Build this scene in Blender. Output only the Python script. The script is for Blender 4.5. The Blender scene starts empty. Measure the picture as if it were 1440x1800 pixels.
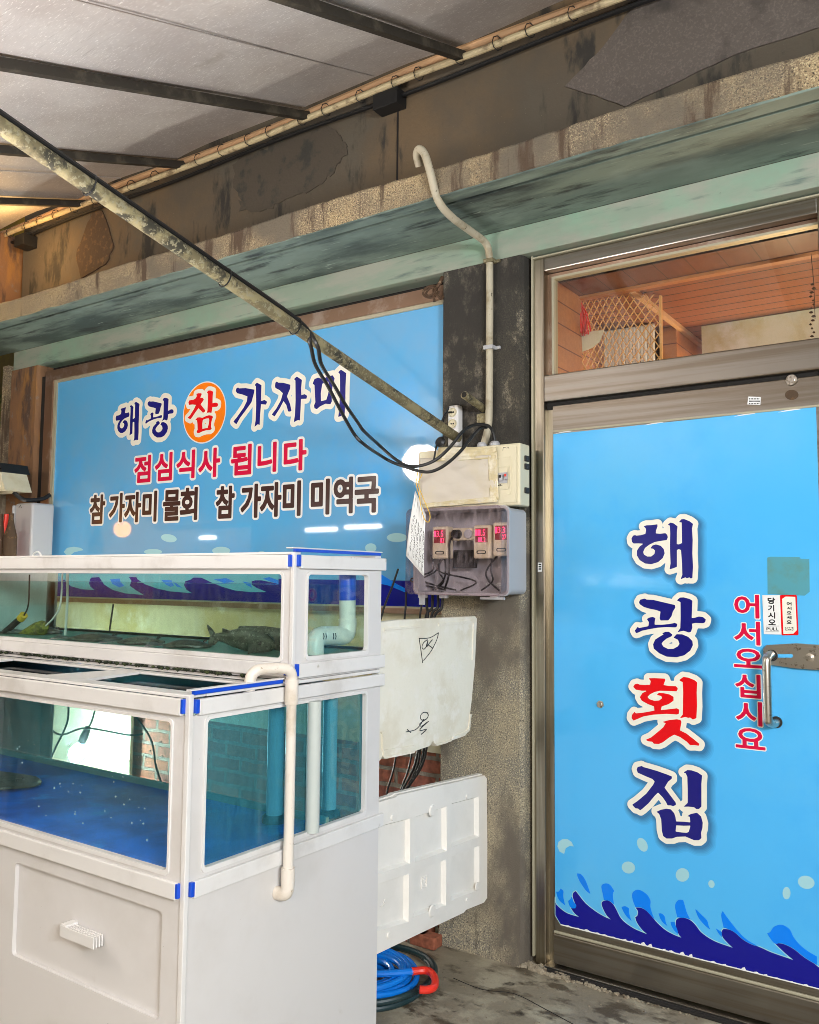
import bpy, bmesh, math, random
import numpy as np
from mathutils import Vector, Matrix
from mathutils.geometry import tessellate_polygon
random.seed(7)
scene = bpy.context.scene
col = scene.collection
# ---------------------------------------------------------------- camera
FPX = 1523.42
CAM = np.array([0.0, -2.9417, 1.40])
YAW, PIT, ROL = math.radians(34.5383), math.radians(4.5261), math.radians(0.5229)
_f = np.array([-math.sin(YAW)*math.cos(PIT), math.cos(YAW)*math.cos(PIT), math.sin(PIT)])
_r = np.array([math.cos(YAW), math.sin(YAW), 0.0]); _u = np.cross(_r, _f)
RR = math.cos(ROL)*_r + math.sin(ROL)*_u
UU = -math.sin(ROL)*_r + math.cos(ROL)*_u
cd = bpy.data.cameras.new('camera'); cam = bpy.data.objects.new('camera', cd); col.objects.link(cam)
cd.sensor_fit = 'HORIZONTAL'; cd.sensor_width = 36; cd.lens = 36*FPX/1440; cd.clip_start = 0.02; cd.clip_end = 500
mw = Matrix.Identity(4)
for i in range(3):
    mw[i][0] = RR[i]; mw[i][1] = UU[i]; mw[i][2] = -_f[i]; mw[i][3] = CAM[i]
cam.matrix_world = mw
scene.camera = cam
# ---------------------------------------------------------------- world, exposure
scene.view_settings.view_transform = 'Standard'; scene.view_settings.look = 'None'
scene.view_settings.exposure = 1.15; scene.view_settings.gamma = 1
scene.render.engine = 'CYCLES'; scene.cycles.filter_width = .9
w = bpy.data.worlds.new('World'); scene.world = w; w.use_nodes = True
nt = w.node_tree; sky = nt.nodes.new('ShaderNodeTexSky'); sky.sky_type = 'NISHITA'; sky.sun_disc = False
sky.sun_elevation = math.radians(1.5); sky.sun_rotation = math.radians(200)
nt.links.new(sky.outputs[0], nt.nodes['Background'].inputs[0]); nt.nodes['Background'].inputs[1].default_value = 0.09
# only globe, bulb and work bulb have fixtures further down; area fills are added
def ray(px, py): return _f*FPX + RR*(px-720) - UU*(py-900)
def onY(px, py, Y): d = ray(px, py); s = (Y-CAM[1])/d[1]; return CAM + s*d
def onX(px, py, X): d = ray(px, py); s = (X-CAM[0])/d[0]; return CAM + s*d
def onZ(px, py, Z): d = ray(px, py); s = (Z-CAM[2])/d[2]; return CAM + s*d
def mirror(px, py, y):           # a lamp whose reflection in the window pane shows at this pixel
    p = onY(px, py, .05); d = p-CAM; t = (.05-y)/d[1]
    return np.array([p[0]+t*d[0], y, p[2]+t*d[2]])
LAMPS = [  # name, pos, radius, watts, colour
    ('globe', mirror(742, 815, -2.7), .15, 80, (1.0, .82, .64)),
    ('bulb', mirror(215, 930, -1.7), .07, 2.2, (1.0, .42, .06)),
]
def light(name, kind, loc, energy, colr, size=.1, size_y=None, target=None):
    l = bpy.data.lights.new(name, kind); o = bpy.data.objects.new(name, l); col.objects.link(o)
    l.energy = energy; l.color = colr; o.location = loc
    if kind == 'AREA':
        l.size = size
        if size_y: l.shape = 'RECTANGLE'; l.size_y = size_y
        o.rotation_euler = (Vector(target)-Vector(loc)).to_track_quat('-Z', 'Y').to_euler()
    else: l.shadow_soft_size = size
    return o
for n, p, r, e, c in LAMPS: light(n+'_light', 'POINT', p, e, c, r)
FILL_R = (1.9, -3.3, 2.25); FILL_C = (.55, -4.1, 2.0)
light('fill_light_right', 'AREA', FILL_R, 92, (.90, .95, 1.0), 1.2, .5, (-1.2, -.4, 1.2))  # added soft cool fill from the right, no fixture built
light('fill_light_centre', 'AREA', (.9, -5.0, 2.35), 74, (1.0, .86, .74), 3.0, 1.3, (-1.8, -.3, 1.4))  # added broad warm fill that flattens the front, no lamp there
light('canopy_fill_light', 'AREA', (-2.25, -2.55, 1.385), 33, (1.0, .94, .92), .8, .9, (-2.25, -2.54, 3.2))  # added upward fill that stands in for bounce light on the canopy
BULB = Vector(onY(136, 1322, -.17))
light('work_bulb_light', 'POINT', BULB, 85, (1.0, .97, .88), .05)
light('room_light', 'POINT', (-.75, 1.25, 1.7), 28, (1.0, .72, .42), .12)
light('ledge_glow', 'POINT', (-4.6, -.25, 3.30), 3, (1.0, .58, .2), .08)

# ---------------------------------------------------------------- materials
def M(name, c, rough=.6, metal=0, layers=(), bump=None, spec=.5, emit=None, coat=0, alpha=None, coatr=.05):
    m = bpy.data.materials.new(name); m.use_nodes = True; t = m.node_tree; b = t.nodes['Principled BSDF']
    b.inputs['Base Color'].default_value = (*c, 1); b.inputs['Roughness'].default_value = rough
    b.inputs['Metallic'].default_value = metal; b.inputs['Specular IOR Level'].default_value = spec
    b.inputs['Coat Weight'].default_value = coat; b.inputs['Coat Roughness'].default_value = coatr
    if emit: b.inputs['Emission Color'].default_value = (*emit[0], 1); b.inputs['Emission Strength'].default_value = emit[1]
    tc = t.nodes.new('ShaderNodeTexCoord'); prev = None
    for k, L in enumerate(layers):  # (colour, scale, lo, hi, stretch, detail)
        c2, sc, lo, hi = L[:4]; st = L[4] if len(L) > 4 else (1, 1, 1); det = L[5] if len(L) > 5 else 6
        mp = t.nodes.new('ShaderNodeMapping'); mp.inputs['Scale'].default_value = st; mp.inputs['Location'].default_value = (k*3.1, k*1.7, k*5.3)
        nz = t.nodes.new('ShaderNodeTexNoise'); nz.inputs['Scale'].default_value = sc; nz.inputs['Detail'].default_value = det; nz.inputs['Roughness'].default_value = .62
        mr = t.nodes.new('ShaderNodeMapRange'); mr.interpolation_type = 'SMOOTHSTEP'
        mr.inputs[1].default_value = lo; mr.inputs[2].default_value = hi
        mx = t.nodes.new('ShaderNodeMix'); mx.data_type = 'RGBA'
        t.links.new(tc.outputs['Object'], mp.inputs[0]); t.links.new(mp.outputs[0], nz.inputs['Vector'])
        t.links.new(nz.outputs['Fac'], mr.inputs[0]); t.links.new(mr.outputs[0], mx.inputs[0])
        if prev is None: mx.inputs[6].default_value = (*c, 1)
        else: t.links.new(prev, mx.inputs[6])
        mx.inputs[7].default_value = (*c2, 1); prev = mx.outputs[2]
    if prev is not None: t.links.new(prev, b.inputs['Base Color'])
    if bump:
        sc, st, dist = bump[:3]; stretch = bump[3] if len(bump) > 3 else (1, 1, 1)
        mp = t.nodes.new('ShaderNodeMapping'); mp.inputs['Scale'].default_value = stretch
        nz = t.nodes.new('ShaderNodeTexNoise'); nz.inputs['Scale'].default_value = sc; nz.inputs['Detail'].default_value = 8; nz.inputs['Roughness'].default_value = .65
        bp = t.nodes.new('ShaderNodeBump'); bp.inputs['Strength'].default_value = st; bp.inputs['Distance'].default_value = dist
        t.links.new(tc.outputs['Object'], mp.inputs[0]); t.links.new(mp.outputs[0], nz.inputs['Vector'])
        t.links.new(nz.outputs['Fac'], bp.inputs['Height']); t.links.new(bp.outputs[0], b.inputs['Normal'])
    return m
def clear(name, tint, refl=1.0, rough=.03, dirt=0, dirtc=(.6, .7, .55), ior=1.45, lo=.45):  # thin pane: tinted straight-through + mirror by fresnel; dirt noise also paints haze
    m = bpy.data.materials.new(name); m.use_nodes = True; t = m.node_tree; t.nodes.remove(t.nodes['Principled BSDF'])
    out = t.nodes['Material Output']; tr = t.nodes.new('ShaderNodeBsdfTransparent'); tr.inputs[0].default_value = (*tint, 1)
    gl = t.nodes.new('ShaderNodeBsdfGlossy'); gl.inputs['Roughness'].default_value = rough
    fr = t.nodes.new('ShaderNodeFresnel'); fr.inputs[0].default_value = ior
    ge = t.nodes.new('ShaderNodeNewGeometry')
    mx = t.nodes.new('ShaderNodeMixShader'); mul = t.nodes.new('ShaderNodeMath'); mul.operation = 'MULTIPLY'; mul.inputs[1].default_value = refl
    ff = t.nodes.new('ShaderNodeMath'); ff.operation = 'SUBTRACT'; ff.inputs[0].default_value = 1; m2 = t.nodes.new('ShaderNodeMath'); m2.operation = 'MULTIPLY'
    t.links.new(ge.outputs['Backfacing'], ff.inputs[1]); t.links.new(fr.outputs[0], mul.inputs[0]); t.links.new(mul.outputs[0], m2.inputs[0]); t.links.new(ff.outputs[0], m2.inputs[1])
    t.links.new(m2.outputs[0], mx.inputs[0]); t.links.new(tr.outputs[0], mx.inputs[1]); t.links.new(gl.outputs[0], mx.inputs[2])
    last = mx
    if dirt:
        tc = t.nodes.new('ShaderNodeTexCoord'); mp = t.nodes.new('ShaderNodeMapping'); mp.inputs['Scale'].default_value = (1, 1, .35)
        nz = t.nodes.new('ShaderNodeTexNoise'); nz.inputs['Scale'].default_value = 48; nz.inputs['Detail'].default_value = 9; nz.inputs['Roughness'].default_value = .7
        mr = t.nodes.new('ShaderNodeMapRange'); mr.inputs[1].default_value = lo; mr.inputs[2].default_value = .8; mr.inputs[4].default_value = dirt
        df = t.nodes.new('ShaderNodeBsdfDiffuse'); df.inputs[0].default_value = (*dirtc, 1); m3 = t.nodes.new('ShaderNodeMixShader')
        t.links.new(tc.outputs['Object'], mp.inputs[0]); t.links.new(mp.outputs[0], nz.inputs['Vector']); t.links.new(nz.outputs['Fac'], mr.inputs[0])
        t.links.new(mr.outputs[0], m3.inputs[0]); t.links.new(mx.outputs[0], m3.inputs[1]); t.links.new(df.outputs[0], m3.inputs[2]); last = m3
    t.links.new(last.outputs[0], out.inputs[0]); return m
def brickmat(name):
    m = M(name, (.3, .1, .06), .85); t = m.node_tree; b = t.nodes['Principled BSDF']
    tc = t.nodes.new('ShaderNodeTexCoord'); sp = t.nodes.new('ShaderNodeSeparateXYZ'); cb = t.nodes.new('ShaderNodeCombineXYZ'); br = t.nodes.new('ShaderNodeTexBrick')
    t.links.new(tc.outputs['Object'], sp.inputs[0]); t.links.new(sp.outputs[0], cb.inputs[0]); t.links.new(sp.outputs[2], cb.inputs[1])
    nz = t.nodes.new('ShaderNodeTexNoise'); nz.inputs['Scale'].default_value = 9; t.links.new(tc.outputs['Object'], nz.inputs[0])
    ad = t.nodes.new('ShaderNodeVectorMath'); ad.operation = 'MULTIPLY_ADD'; ad.inputs[1].default_value = (.02, .02, 0)
    t.links.new(nz.outputs['Color'], ad.inputs[0]); t.links.new(cb.outputs[0], ad.inputs[2]); t.links.new(ad.outputs[0], br.inputs[0])
    br.inputs['Color1'].default_value = (.36, .11, .05, 1); br.inputs['Color2'].default_value = (.22, .07, .05, 1); br.inputs['Mortar'].default_value = (.22, .19, .15, 1)
    br.inputs['Scale'].default_value = 1; br.inputs['Mortar Size'].default_value = .009; br.inputs['Brick Width'].default_value = .205; br.inputs['Row Height'].default_value = .068
    n2 = t.nodes.new('ShaderNodeTexNoise'); n2.inputs['Scale'].default_value = 40; n2.inputs['Detail'].default_value = 6; t.links.new(tc.outputs['Object'], n2.inputs[0])
    mx = t.nodes.new('ShaderNodeMix'); mx.data_type = 'RGBA'; mx.blend_type = 'MULTIPLY'; mx.inputs[0].default_value = .8
    mr = t.nodes.new('ShaderNodeMapRange'); mr.inputs[1].default_value = .3; mr.inputs[2].default_value = .65; mr.inputs[3].default_value = .4; mr.inputs[4].default_value = 1.15
    t.links.new(n2.outputs['Fac'], mr.inputs[0]); t.links.new(br.outputs['Color'], mx.inputs[6]); t.links.new(mr.outputs[0], mx.inputs[7]); t.links.new(mx.outputs[2], b.inputs['Base Color'])
    bp = t.nodes.new('ShaderNodeBump'); bp.inputs['Strength'].default_value = .8; bp.inputs['Distance'].default_value = .01; bp.invert = True
    t.links.new(br.outputs['Fac'], bp.inputs['Height']); t.links.new(bp.outputs[0], b.inputs['Normal'])
    return m
def stripes(name, c1, c2, axis, period, duty, rough=.5, spec=.4):   # boards: dark joints every period metres along an axis
    m = M(name, c1, rough, spec=spec); t = m.node_tree; b = t.nodes['Principled BSDF']
    tc = t.nodes.new('ShaderNodeTexCoord'); sp = t.nodes.new('ShaderNodeSeparateXYZ'); t.links.new(tc.outputs['Object'], sp.inputs[0])
    d = t.nodes.new('ShaderNodeMath'); d.operation = 'DIVIDE'; d.inputs[1].default_value = period; t.links.new(sp.outputs[axis], d.inputs[0])
    fr = t.nodes.new('ShaderNodeMath'); fr.operation = 'FRACT'; t.links.new(d.outputs[0], fr.inputs[0])
    lt = t.nodes.new('ShaderNodeMath'); lt.operation = 'LESS_THAN'; lt.inputs[1].default_value = duty; t.links.new(fr.outputs[0], lt.inputs[0])
    nz = t.nodes.new('ShaderNodeTexNoise'); nz.inputs['Scale'].default_value = 5; nz.inputs['Detail'].default_value = 7
    mp = t.nodes.new('ShaderNodeMapping'); s = [9, 9, 9]; s[0 if axis != 0 else 1] = 1; mp.inputs['Scale'].default_value = s
    t.links.new(tc.outputs['Object'], mp.inputs[0]); t.links.new(mp.outputs[0], nz.inputs[0])
    m1 = t.nodes.new('ShaderNodeMix'); m1.data_type = 'RGBA'; m1.inputs[6].default_value = (*c1, 1); m1.inputs[7].default_value = (*[x*.6 for x in c1], 1); t.links.new(nz.outputs['Fac'], m1.inputs[0])
    m2 = t.nodes.new('ShaderNodeMix'); m2.data_type = 'RGBA'; m2.inputs[7].default_value = (*c2, 1); t.links.new(m1.outputs[2], m2.inputs[6]); t.links.new(lt.outputs[0], m2.inputs[0])
    t.links.new(m2.outputs[2], b.inputs['Base Color']); return m

K = {}
K['wallup'] = M('aged_brown_plaster', (.095, .076, .052), .9, layers=[((.15, .10, .052), .9, .42, .62), ((.10, .085, .06), 2.2, .5, .68), ((.032, .028, .022), 4, .53, .64, (1.6, 1, .5), 12), ((.32, .26, .17), 160, .66, .72)], bump=(45, .5, .006))
K['ledge'] = M('pitted_tan_concrete', (.40, .29, .155), .92, layers=[((.24, .18, .12), 3, .4, .6), ((.62, .50, .29), 180, .50, .58), ((.06, .045, .03), 170, .55, .61), ((.17, .14, .10), 1.1, .46, .60), ((.10, .065, .04), 6, .53, .64, (2.4, 1, .3), 10)], bump=(110, 1.0, .009))
K['teal'] = M('grimy_teal_paint', (.15, .20, .165), .65, layers=[((.19, .25, .21), 2.6, .42, .60, (.8, 1.8, 1), 9), ((.05, .072, .066), 2.4, .42, .66, (.7, 2.6, 1), 12), ((.014, .02, .02), 5.5, .52, .72, (.6, 3, 1), 14), ((.30, .36, .30), 30, .62, .74, (.3, 2, 1), 8)], bump=(30, .25, .003))
K['mint'] = M('chalky_mint_paint', (.235, .295, .225), .7, layers=[((.30, .31, .25), 2.0, .44, .6, (1, 1, 4)), ((.22, .35, .25), 1.3, .5, .65), ((.12, .165, .14), 4, .55, .72, (.8, 1, 6)), ((.07, .08, .07), 30, .66, .74)], bump=(40, .3, .003))
K['pillar'] = M('speckled_aggregate_concrete', (.31, .265, .18), .93, layers=[((.20, .185, .15), 4, .42, .6), ((.52, .45, .30), 190, .49, .62), ((.07, .06, .048), 200, .53, .64), ((.13, .11, .085), 2.6, .46, .62, (1, 1, .6), 10), ((.08, .065, .05), 8, .60, .70, (1, 1, .5), 10)], bump=(200, .9, .004))
K['soot'] = M('soot_blackened_concrete', (.05, .045, .036), .85, layers=[((.16, .14, .10), 5, .47, .62, (1, 1, .5)), ((.012, .011, .010), 4, .52, .64, (1, 1, .7)), ((.30, .27, .21), 26, .62, .72)], bump=(35, .6, .006))
K['rustpost'] = M('rust_stained_post', (.22, .115, .055), .85, layers=[((.33, .16, .045), 3, .48, .62, (2, 2, .6)), ((.09, .055, .04), 6, .5, .66, (2, 2, .5)), ((.20, .17, .14), 12, .6, .72)], bump=(40, .5, .005))
K['steel'] = M('brushed_stainless', (.36, .335, .295), .30, 1, layers=[((.27, .23, .18), 6, .4, .65, (.15, 1, 6))], bump=(160, .03, .001, (.03, 1, 4)))
K['steelv'] = M('brushed_stainless_upright', (.46, .42, .33), .30, 1, layers=[((.30, .26, .20), 7, .4, .62, (5, 1, .15))])
K['bronze'] = M('brown_anodised_frame', (.30, .19, .13), .38, .75, layers=[((.44, .34, .28), 8, .5, .7)])
K['gap'] = M('black_joint', (.012, .010, .008), .9)
K['bead'] = M('pale_glazing_bead', (.42, .39, .28), .5, .3)
K['film'] = M('printed_blue_film', (.075, .44, .84), .09, layers=[((.11, .47, .80), .8, .4, .65), ((.06, .40, .82), 1.7, .5, .7)], spec=.5, bump=(7, .06, .01))
K['filmw'] = M('printed_sky_film', (.09, .385, .70), .035, layers=[((.16, .37, .60), .7, .38, .62), ((.08, .38, .76), 1.5, .5, .7)], spec=.55)
# soot that blackens the upper part of the pillar, ragged edge
def sooty(m, z0, z1):
    t = m.node_tree; b = t.nodes['Principled BSDF']; src = b.inputs['Base Color'].links[0].from_socket
    tc = t.nodes.new('ShaderNodeTexCoord'); sp = t.nodes.new('ShaderNodeSeparateXYZ'); t.links.new(tc.outputs['Object'], sp.inputs[0])
    nz = t.nodes.new('ShaderNodeTexNoise'); nz.inputs['Scale'].default_value = 6.5; nz.inputs['Detail'].default_value = 14; nz.inputs['Roughness'].default_value = .76
    mp = t.nodes.new('ShaderNodeMapping'); mp.inputs['Scale'].default_value = (1.3, 1, .8); t.links.new(tc.outputs['Object'], mp.inputs[0]); t.links.new(mp.outputs[0], nz.inputs[0])
    mr = t.nodes.new('ShaderNodeMapRange'); mr.inputs[1].default_value = z0; mr.inputs[2].default_value = z1; mr.inputs[3].default_value = -.30; mr.inputs[4].default_value = .14; t.links.new(sp.outputs[2], mr.inputs[0])
    ad = t.nodes.new('ShaderNodeMath'); t.links.new(nz.outputs['Fac'], ad.inputs[0]); t.links.new(mr.outputs[0], ad.inputs[1])
    m2 = t.nodes.new('ShaderNodeMapRange'); m2.interpolation_type = 'SMOOTHSTEP'; m2.inputs[1].default_value = .46; m2.inputs[2].default_value = .64; m2.inputs[4].default_value = .9; t.links.new(ad.outputs[0], m2.inputs[0])
    mx = t.nodes.new('ShaderNodeMix'); mx.data_type = 'RGBA'; mx.inputs[7].default_value = (.022, .020, .017, 1); t.links.new(src, mx.inputs[6]); t.links.new(m2.outputs[0], mx.inputs[0]); t.links.new(mx.outputs[2], b.inputs['Base Color'])
sooty(K['pillar'], 1.25, 1.75)
def P(n, c, r=.2): return M(n, c, r, spec=.5)
K['navy'] = P('printed_navy', (.010, .010, .175)); K['deep'] = P('printed_deep_blue', (.004, .005, .24)); K['azure'] = P('printed_azure', (.0, .21, .87))
K['foam'] = P('printed_pale_droplet', (.33, .60, .66)); K['cream'] = P('printed_cream', (.80, .77, .66)); K['red'] = P('printed_red', (.72, .004, .008))
K['crimson'] = P('printed_crimson', (.62, .006, .05)); K['white'] = P('printed_white', (.78, .78, .76)); K['brown'] = P('printed_brown', (.055, .022, .018)); K['orange'] = P('printed_orange', (.90, .20, .004))
K['tealp'] = P('printed_pale_wave', (.12, .45, .60)); K['black'] = P('black_ink', (.008, .008, .008), .4)
for i, f in enumerate((.90, .80, .68, .56, .44, .33)): K['sh%d' % i] = P('printed_shadow_step', tuple(a*f+b*(1-f) for a, b in zip((.075, .44, .84), (.02, .05, .13))))
K['pvc'] = M('white_pvc_board', (.67, .65, .63), .42, layers=[((.61, .585, .555), 2.0, .42, .65), ((.50, .46, .39), 9, .64, .78, (1, 1, .5), 12), ((.25, .22, .17), 60, .71, .75)], bump=(60, .03, .001))
K['pvcw'] = M('white_pvc_trim', (.73, .715, .69), .38, layers=[((.60, .575, .54), 4, .5, .7), ((.42, .38, .30), 14, .66, .76, (1, 1, 1), 10)])
K['blue'] = M('cobalt_blue_strip', (.004, .07, .58), .35)
K['pvcp'] = M('ivory_pvc_pipe', (.76, .69, .60), .35, layers=[((.55, .46, .34), 6, .5, .7), ((.40, .31, .2), 60, .64, .72)])
K['greyp'] = M('submerged_grey_pipe', (.52, .56, .52), .45)
K['glass'] = clear('tank_glass', (.95, .97, .94), 1, .02, .06, (.6, .62, .52))
K['glassl'] = clear('tank_glass_wet', (.92, .975, .975), 1, .02, .035, (.7, .9, .8))
K['pane'] = clear('window_pane', (.92, .92, .89), 1.5, .02, .03, (.7, .6, .5))
K['glasss'] = clear('tank_glass_algae_haze', (.62, .86, .93), 1, .02, .24, (.10, .42, .48), lo=.18)  # teal diffuse noise imitates murky water haze, with algae streaks
K['water'] = clear('tank_water', (.80, .94, .93), .8, .04, ior=1.33)
def cloudy(m, dens, c):
    t = m.node_tree; v = t.nodes.new('ShaderNodeVolumePrincipled'); v.inputs['Color'].default_value = (*c, 1); v.inputs['Density'].default_value = dens; v.inputs['Anisotropy'].default_value = .35
    t.links.new(v.outputs[0], t.nodes['Material Output'].inputs['Volume'])
K['waterl'] = clear('murky_tank_water', (.80, .95, 1.0), .5, .04, ior=1.33); cloudy(K['waterl'], .24, (.3, .92, 1))
K['waterd'] = clear('tank_water_surface', (.10, .20, .27), .3, .06, ior=1.33)
K['tankblue'] = M('blue_tank_floor', (.002, .25, .95), .35, layers=[((.001, .10, .50), 2.6, .40, .62, (1, 1, 1), 9), ((.01, .35, .9), 7, .56, .72)])
K['tankgreen'] = M('murky_green_panel', (.20, .32, .26), .5, layers=[((.12, .24, .20), 3, .4, .65)])
K['eps'] = M('stained_foam_plastic', (.78, .75, .64), .75, layers=[((.70, .65, .52), 5, .45, .65), ((.80, .77, .68), 14, .5, .66), ((.5, .44, .32), 22, .68, .78)], bump=(70, .35, .004))
K['eps2'] = M('clean_foam_plastic', (.80, .77, .71), .7, layers=[((.76, .73, .67), 6, .45, .65)], bump=(120, .18, .003))
K['ivory'] = M('ivory_plastic', (.68, .62, .44), .4, layers=[((.60, .52, .33), 7, .5, .7)])
K['greypl'] = M('light_grey_plastic', (.42, .42, .43), .4)
K['smoke'] = clear('smoked_cover', (.93, .89, .90), .8, .04, .20, (.62, .52, .54))
K['paper'] = M('taped_paper', (.62, .56, .47), .6, layers=[((.62, .55, .42), 8, .5, .68), ((.5, .4, .25), 18, .66, .78)], bump=(14, .4, .006), coat=.15, coatr=.3)
K['tape'] = M('yellowed_tape', (.62, .52, .30), .25, layers=[((.72, .66, .5), 10, .45, .6)], bump=(22, .7, .006), coat=.6)
K['cable'] = M('black_cable', (.010, .010, .010), .38)
K['conduit'] = M('dirty_beige_conduit', (.46, .41, .30), .6, layers=[((.30, .25, .16), 9, .5, .66), ((.10, .08, .05), 45, .62, .7)], bump=(60, .3, .003))
K['galv'] = M('weathered_galvanised_pipe', (.18, .15, .08), .65, .2, layers=[((.31, .265, .14), 16, .48, .58, (1, 1, 1), 10), ((.05, .045, .03), 11, .51, .60, (1, 1, 1), 10), ((.30, .27, .17), 90, .54, .60)], bump=(60, .5, .004))
K['purlin'] = M('dark_rusted_purlin', (.045, .038, .028), .7, .2, layers=[((.10, .085, .06), 10, .5, .68)], bump=(50, .4, .004))
K['tarp'] = M('woven_grey_tarpaulin', (.54, .51, .49), .55, layers=[((.45, .41, .39), 2.0, .4, .65), ((.86, .84, .80), 75, .60, .66, (.6, 5, 1), 3), ((.36, .33, .31), 40, .60, .70, (.25, 6, 1), 4), ((.30, .26, .22), 3, .66, .8)], bump=(130, .25, .003, (1, 4, 1)))
K['rope'] = M('yellowed_edge_pipe', (.55, .45, .26), .5, layers=[((.25, .18, .10), 14, .5, .65)])
K['rolled'] = M('rolled_tarp_edge', (.55, .33, .17), .6)
K['patchd'] = M('dark_mortar_patch', (.075, .06, .042), .9, layers=[((.04, .038, .03), 9, .5, .66)], bump=(55, .6, .006))
K['slab'] = M('purple_grey_render', (.115, .095, .078), .9, layers=[((.155, .125, .105), 110, .48, .66), ((.06, .05, .042), 5, .48, .68, (1, 1, 1), 10)], bump=(70, .7, .006))
K['patchb'] = M('rusty_brown_patch', (.075, .045, .024), .9, layers=[((.14, .08, .035), 30, .52, .64)], bump=(60, .6, .006))
K['brick'] = brickmat('old_red_brick')
K['creamwall'] = M('cream_painted_board', (.58, .54, .37), .6, layers=[((.50, .42, .20), 2.2, .45, .62), ((.66, .63, .50), 5, .5, .68)])
K['ground'] = M('stained_concrete_floor', (.25, .215, .155), .42, layers=[((.38, .34, .25), 4.5, .45, .58, (1, 1, 1), 12), ((.09, .07, .045), 6, .50, .62, (1.2, 2.0, 1), 12), ((.035, .028, .02), 9, .60, .70), ((.32, .28, .2), 30, .64, .74)], bump=(26, .45, .01))
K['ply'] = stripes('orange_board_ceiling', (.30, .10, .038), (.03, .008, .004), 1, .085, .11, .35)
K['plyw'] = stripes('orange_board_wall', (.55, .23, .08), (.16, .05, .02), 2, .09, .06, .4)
K['soff'] = stripes('brown_panel_soffit', (.19, .065, .035), (.04, .015, .01), 0, .118, .03, .35)
K['lattice'] = M('amber_lattice', (.66, .38, .14), .4)
K['blueh'] = M('blue_pvc_hose', (.004, .19, .70), .25, layers=[((.003, .13, .5), 6, .5, .7)])
K['blackh'] = M('dark_teal_hose', (.012, .035, .04), .35)
K['redp'] = M('red_plastic', (.75, .03, .015), .35)
K['skin'] = M('dark_fish_skin', (.055, .062, .05), .35, layers=[((.13, .14, .11), 9, .45, .65, (1, 1, 3)), ((.02, .022, .02), 60, .5, .6)], bump=(120, .5, .003))
K['fishb'] = M('grey_mullet_skin', (.075, .08, .06), .3, layers=[((.035, .04, .03), 14, .45, .62, (1, 1, 4)), ((.22, .22, .17), 110, .56, .64)], bump=(140, .6, .003))
K['yellow'] = M('yellow_plastic', (.70, .45, .03), .4); K['olive'] = M('olive_mesh_sack', (.20, .20, .02), .7, layers=[((.08, .08, .01), 50, .45, .6)], bump=(80, .5, .004))
K['algae'] = M('black_green_algae', (.012, .02, .008), .9, layers=[((.06, .08, .02), 30, .5, .62)], bump=(50, 1, .01))
K['leaf'] = M('dark_leaf', (.05, .07, .015), .6, layers=[((.10, .13, .02), 9, .5, .6)])
K['olivew'] = M('olive_yellow_wall', (.32, .23, .03), .9, layers=[((.12, .10, .03), 1.5, .4, .65)])
K['dark'] = M('dark_metal', (.02, .02, .02), .45, .3)
K['rusty'] = M('rusty_iron', (.10, .055, .03), .65, .4, layers=[((.3, .2, .12), 30, .55, .66)], bump=(60, .5, .003))
K['bulbm'] = M('glowing_glass', (1, 1, 1), .3, emit=((1, .97, .88), 60)); K['led'] = M('red_led_digit', (.4, 0, .01), .4, emit=((1, .03, .10), 1.7))
K['warmglow'] = M('glowing_amber_glass', (1, .7, .3), .3, emit=((1, .30, .005), 9)); K['whiteglow'] = M('glowing_white_tube', (1, 1, 1), .3, emit=((1, .96, .88), 20))
K['ledpanel'] = M('dark_red_display', (.05, .004, .006), .3, emit=((1, .02, .05), .08))
K['chrome'] = M('worn_chrome', (.60, .56, .49), .30, 1, layers=[((.30, .26, .2), 60, .56, .68)], bump=(60, .2, .002))
K['tapemark'] = M('greenish_tape_residue', (.075, .30, .36), .4, layers=[((.09, .26, .25), 14, .45, .66)])
K['mortar'] = M('crumbled_mortar', (.33, .28, .2), .95, layers=[((.16, .12, .08), 20, .5, .6)], bump=(50, 1, .01))
K['peel'] = M('torn_white_backing', (.8, .8, .78), .6)
K['asph'] = M('dark_asphalt', (.05, .05, .05), .85, bump=(50, .4, .01))
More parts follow.
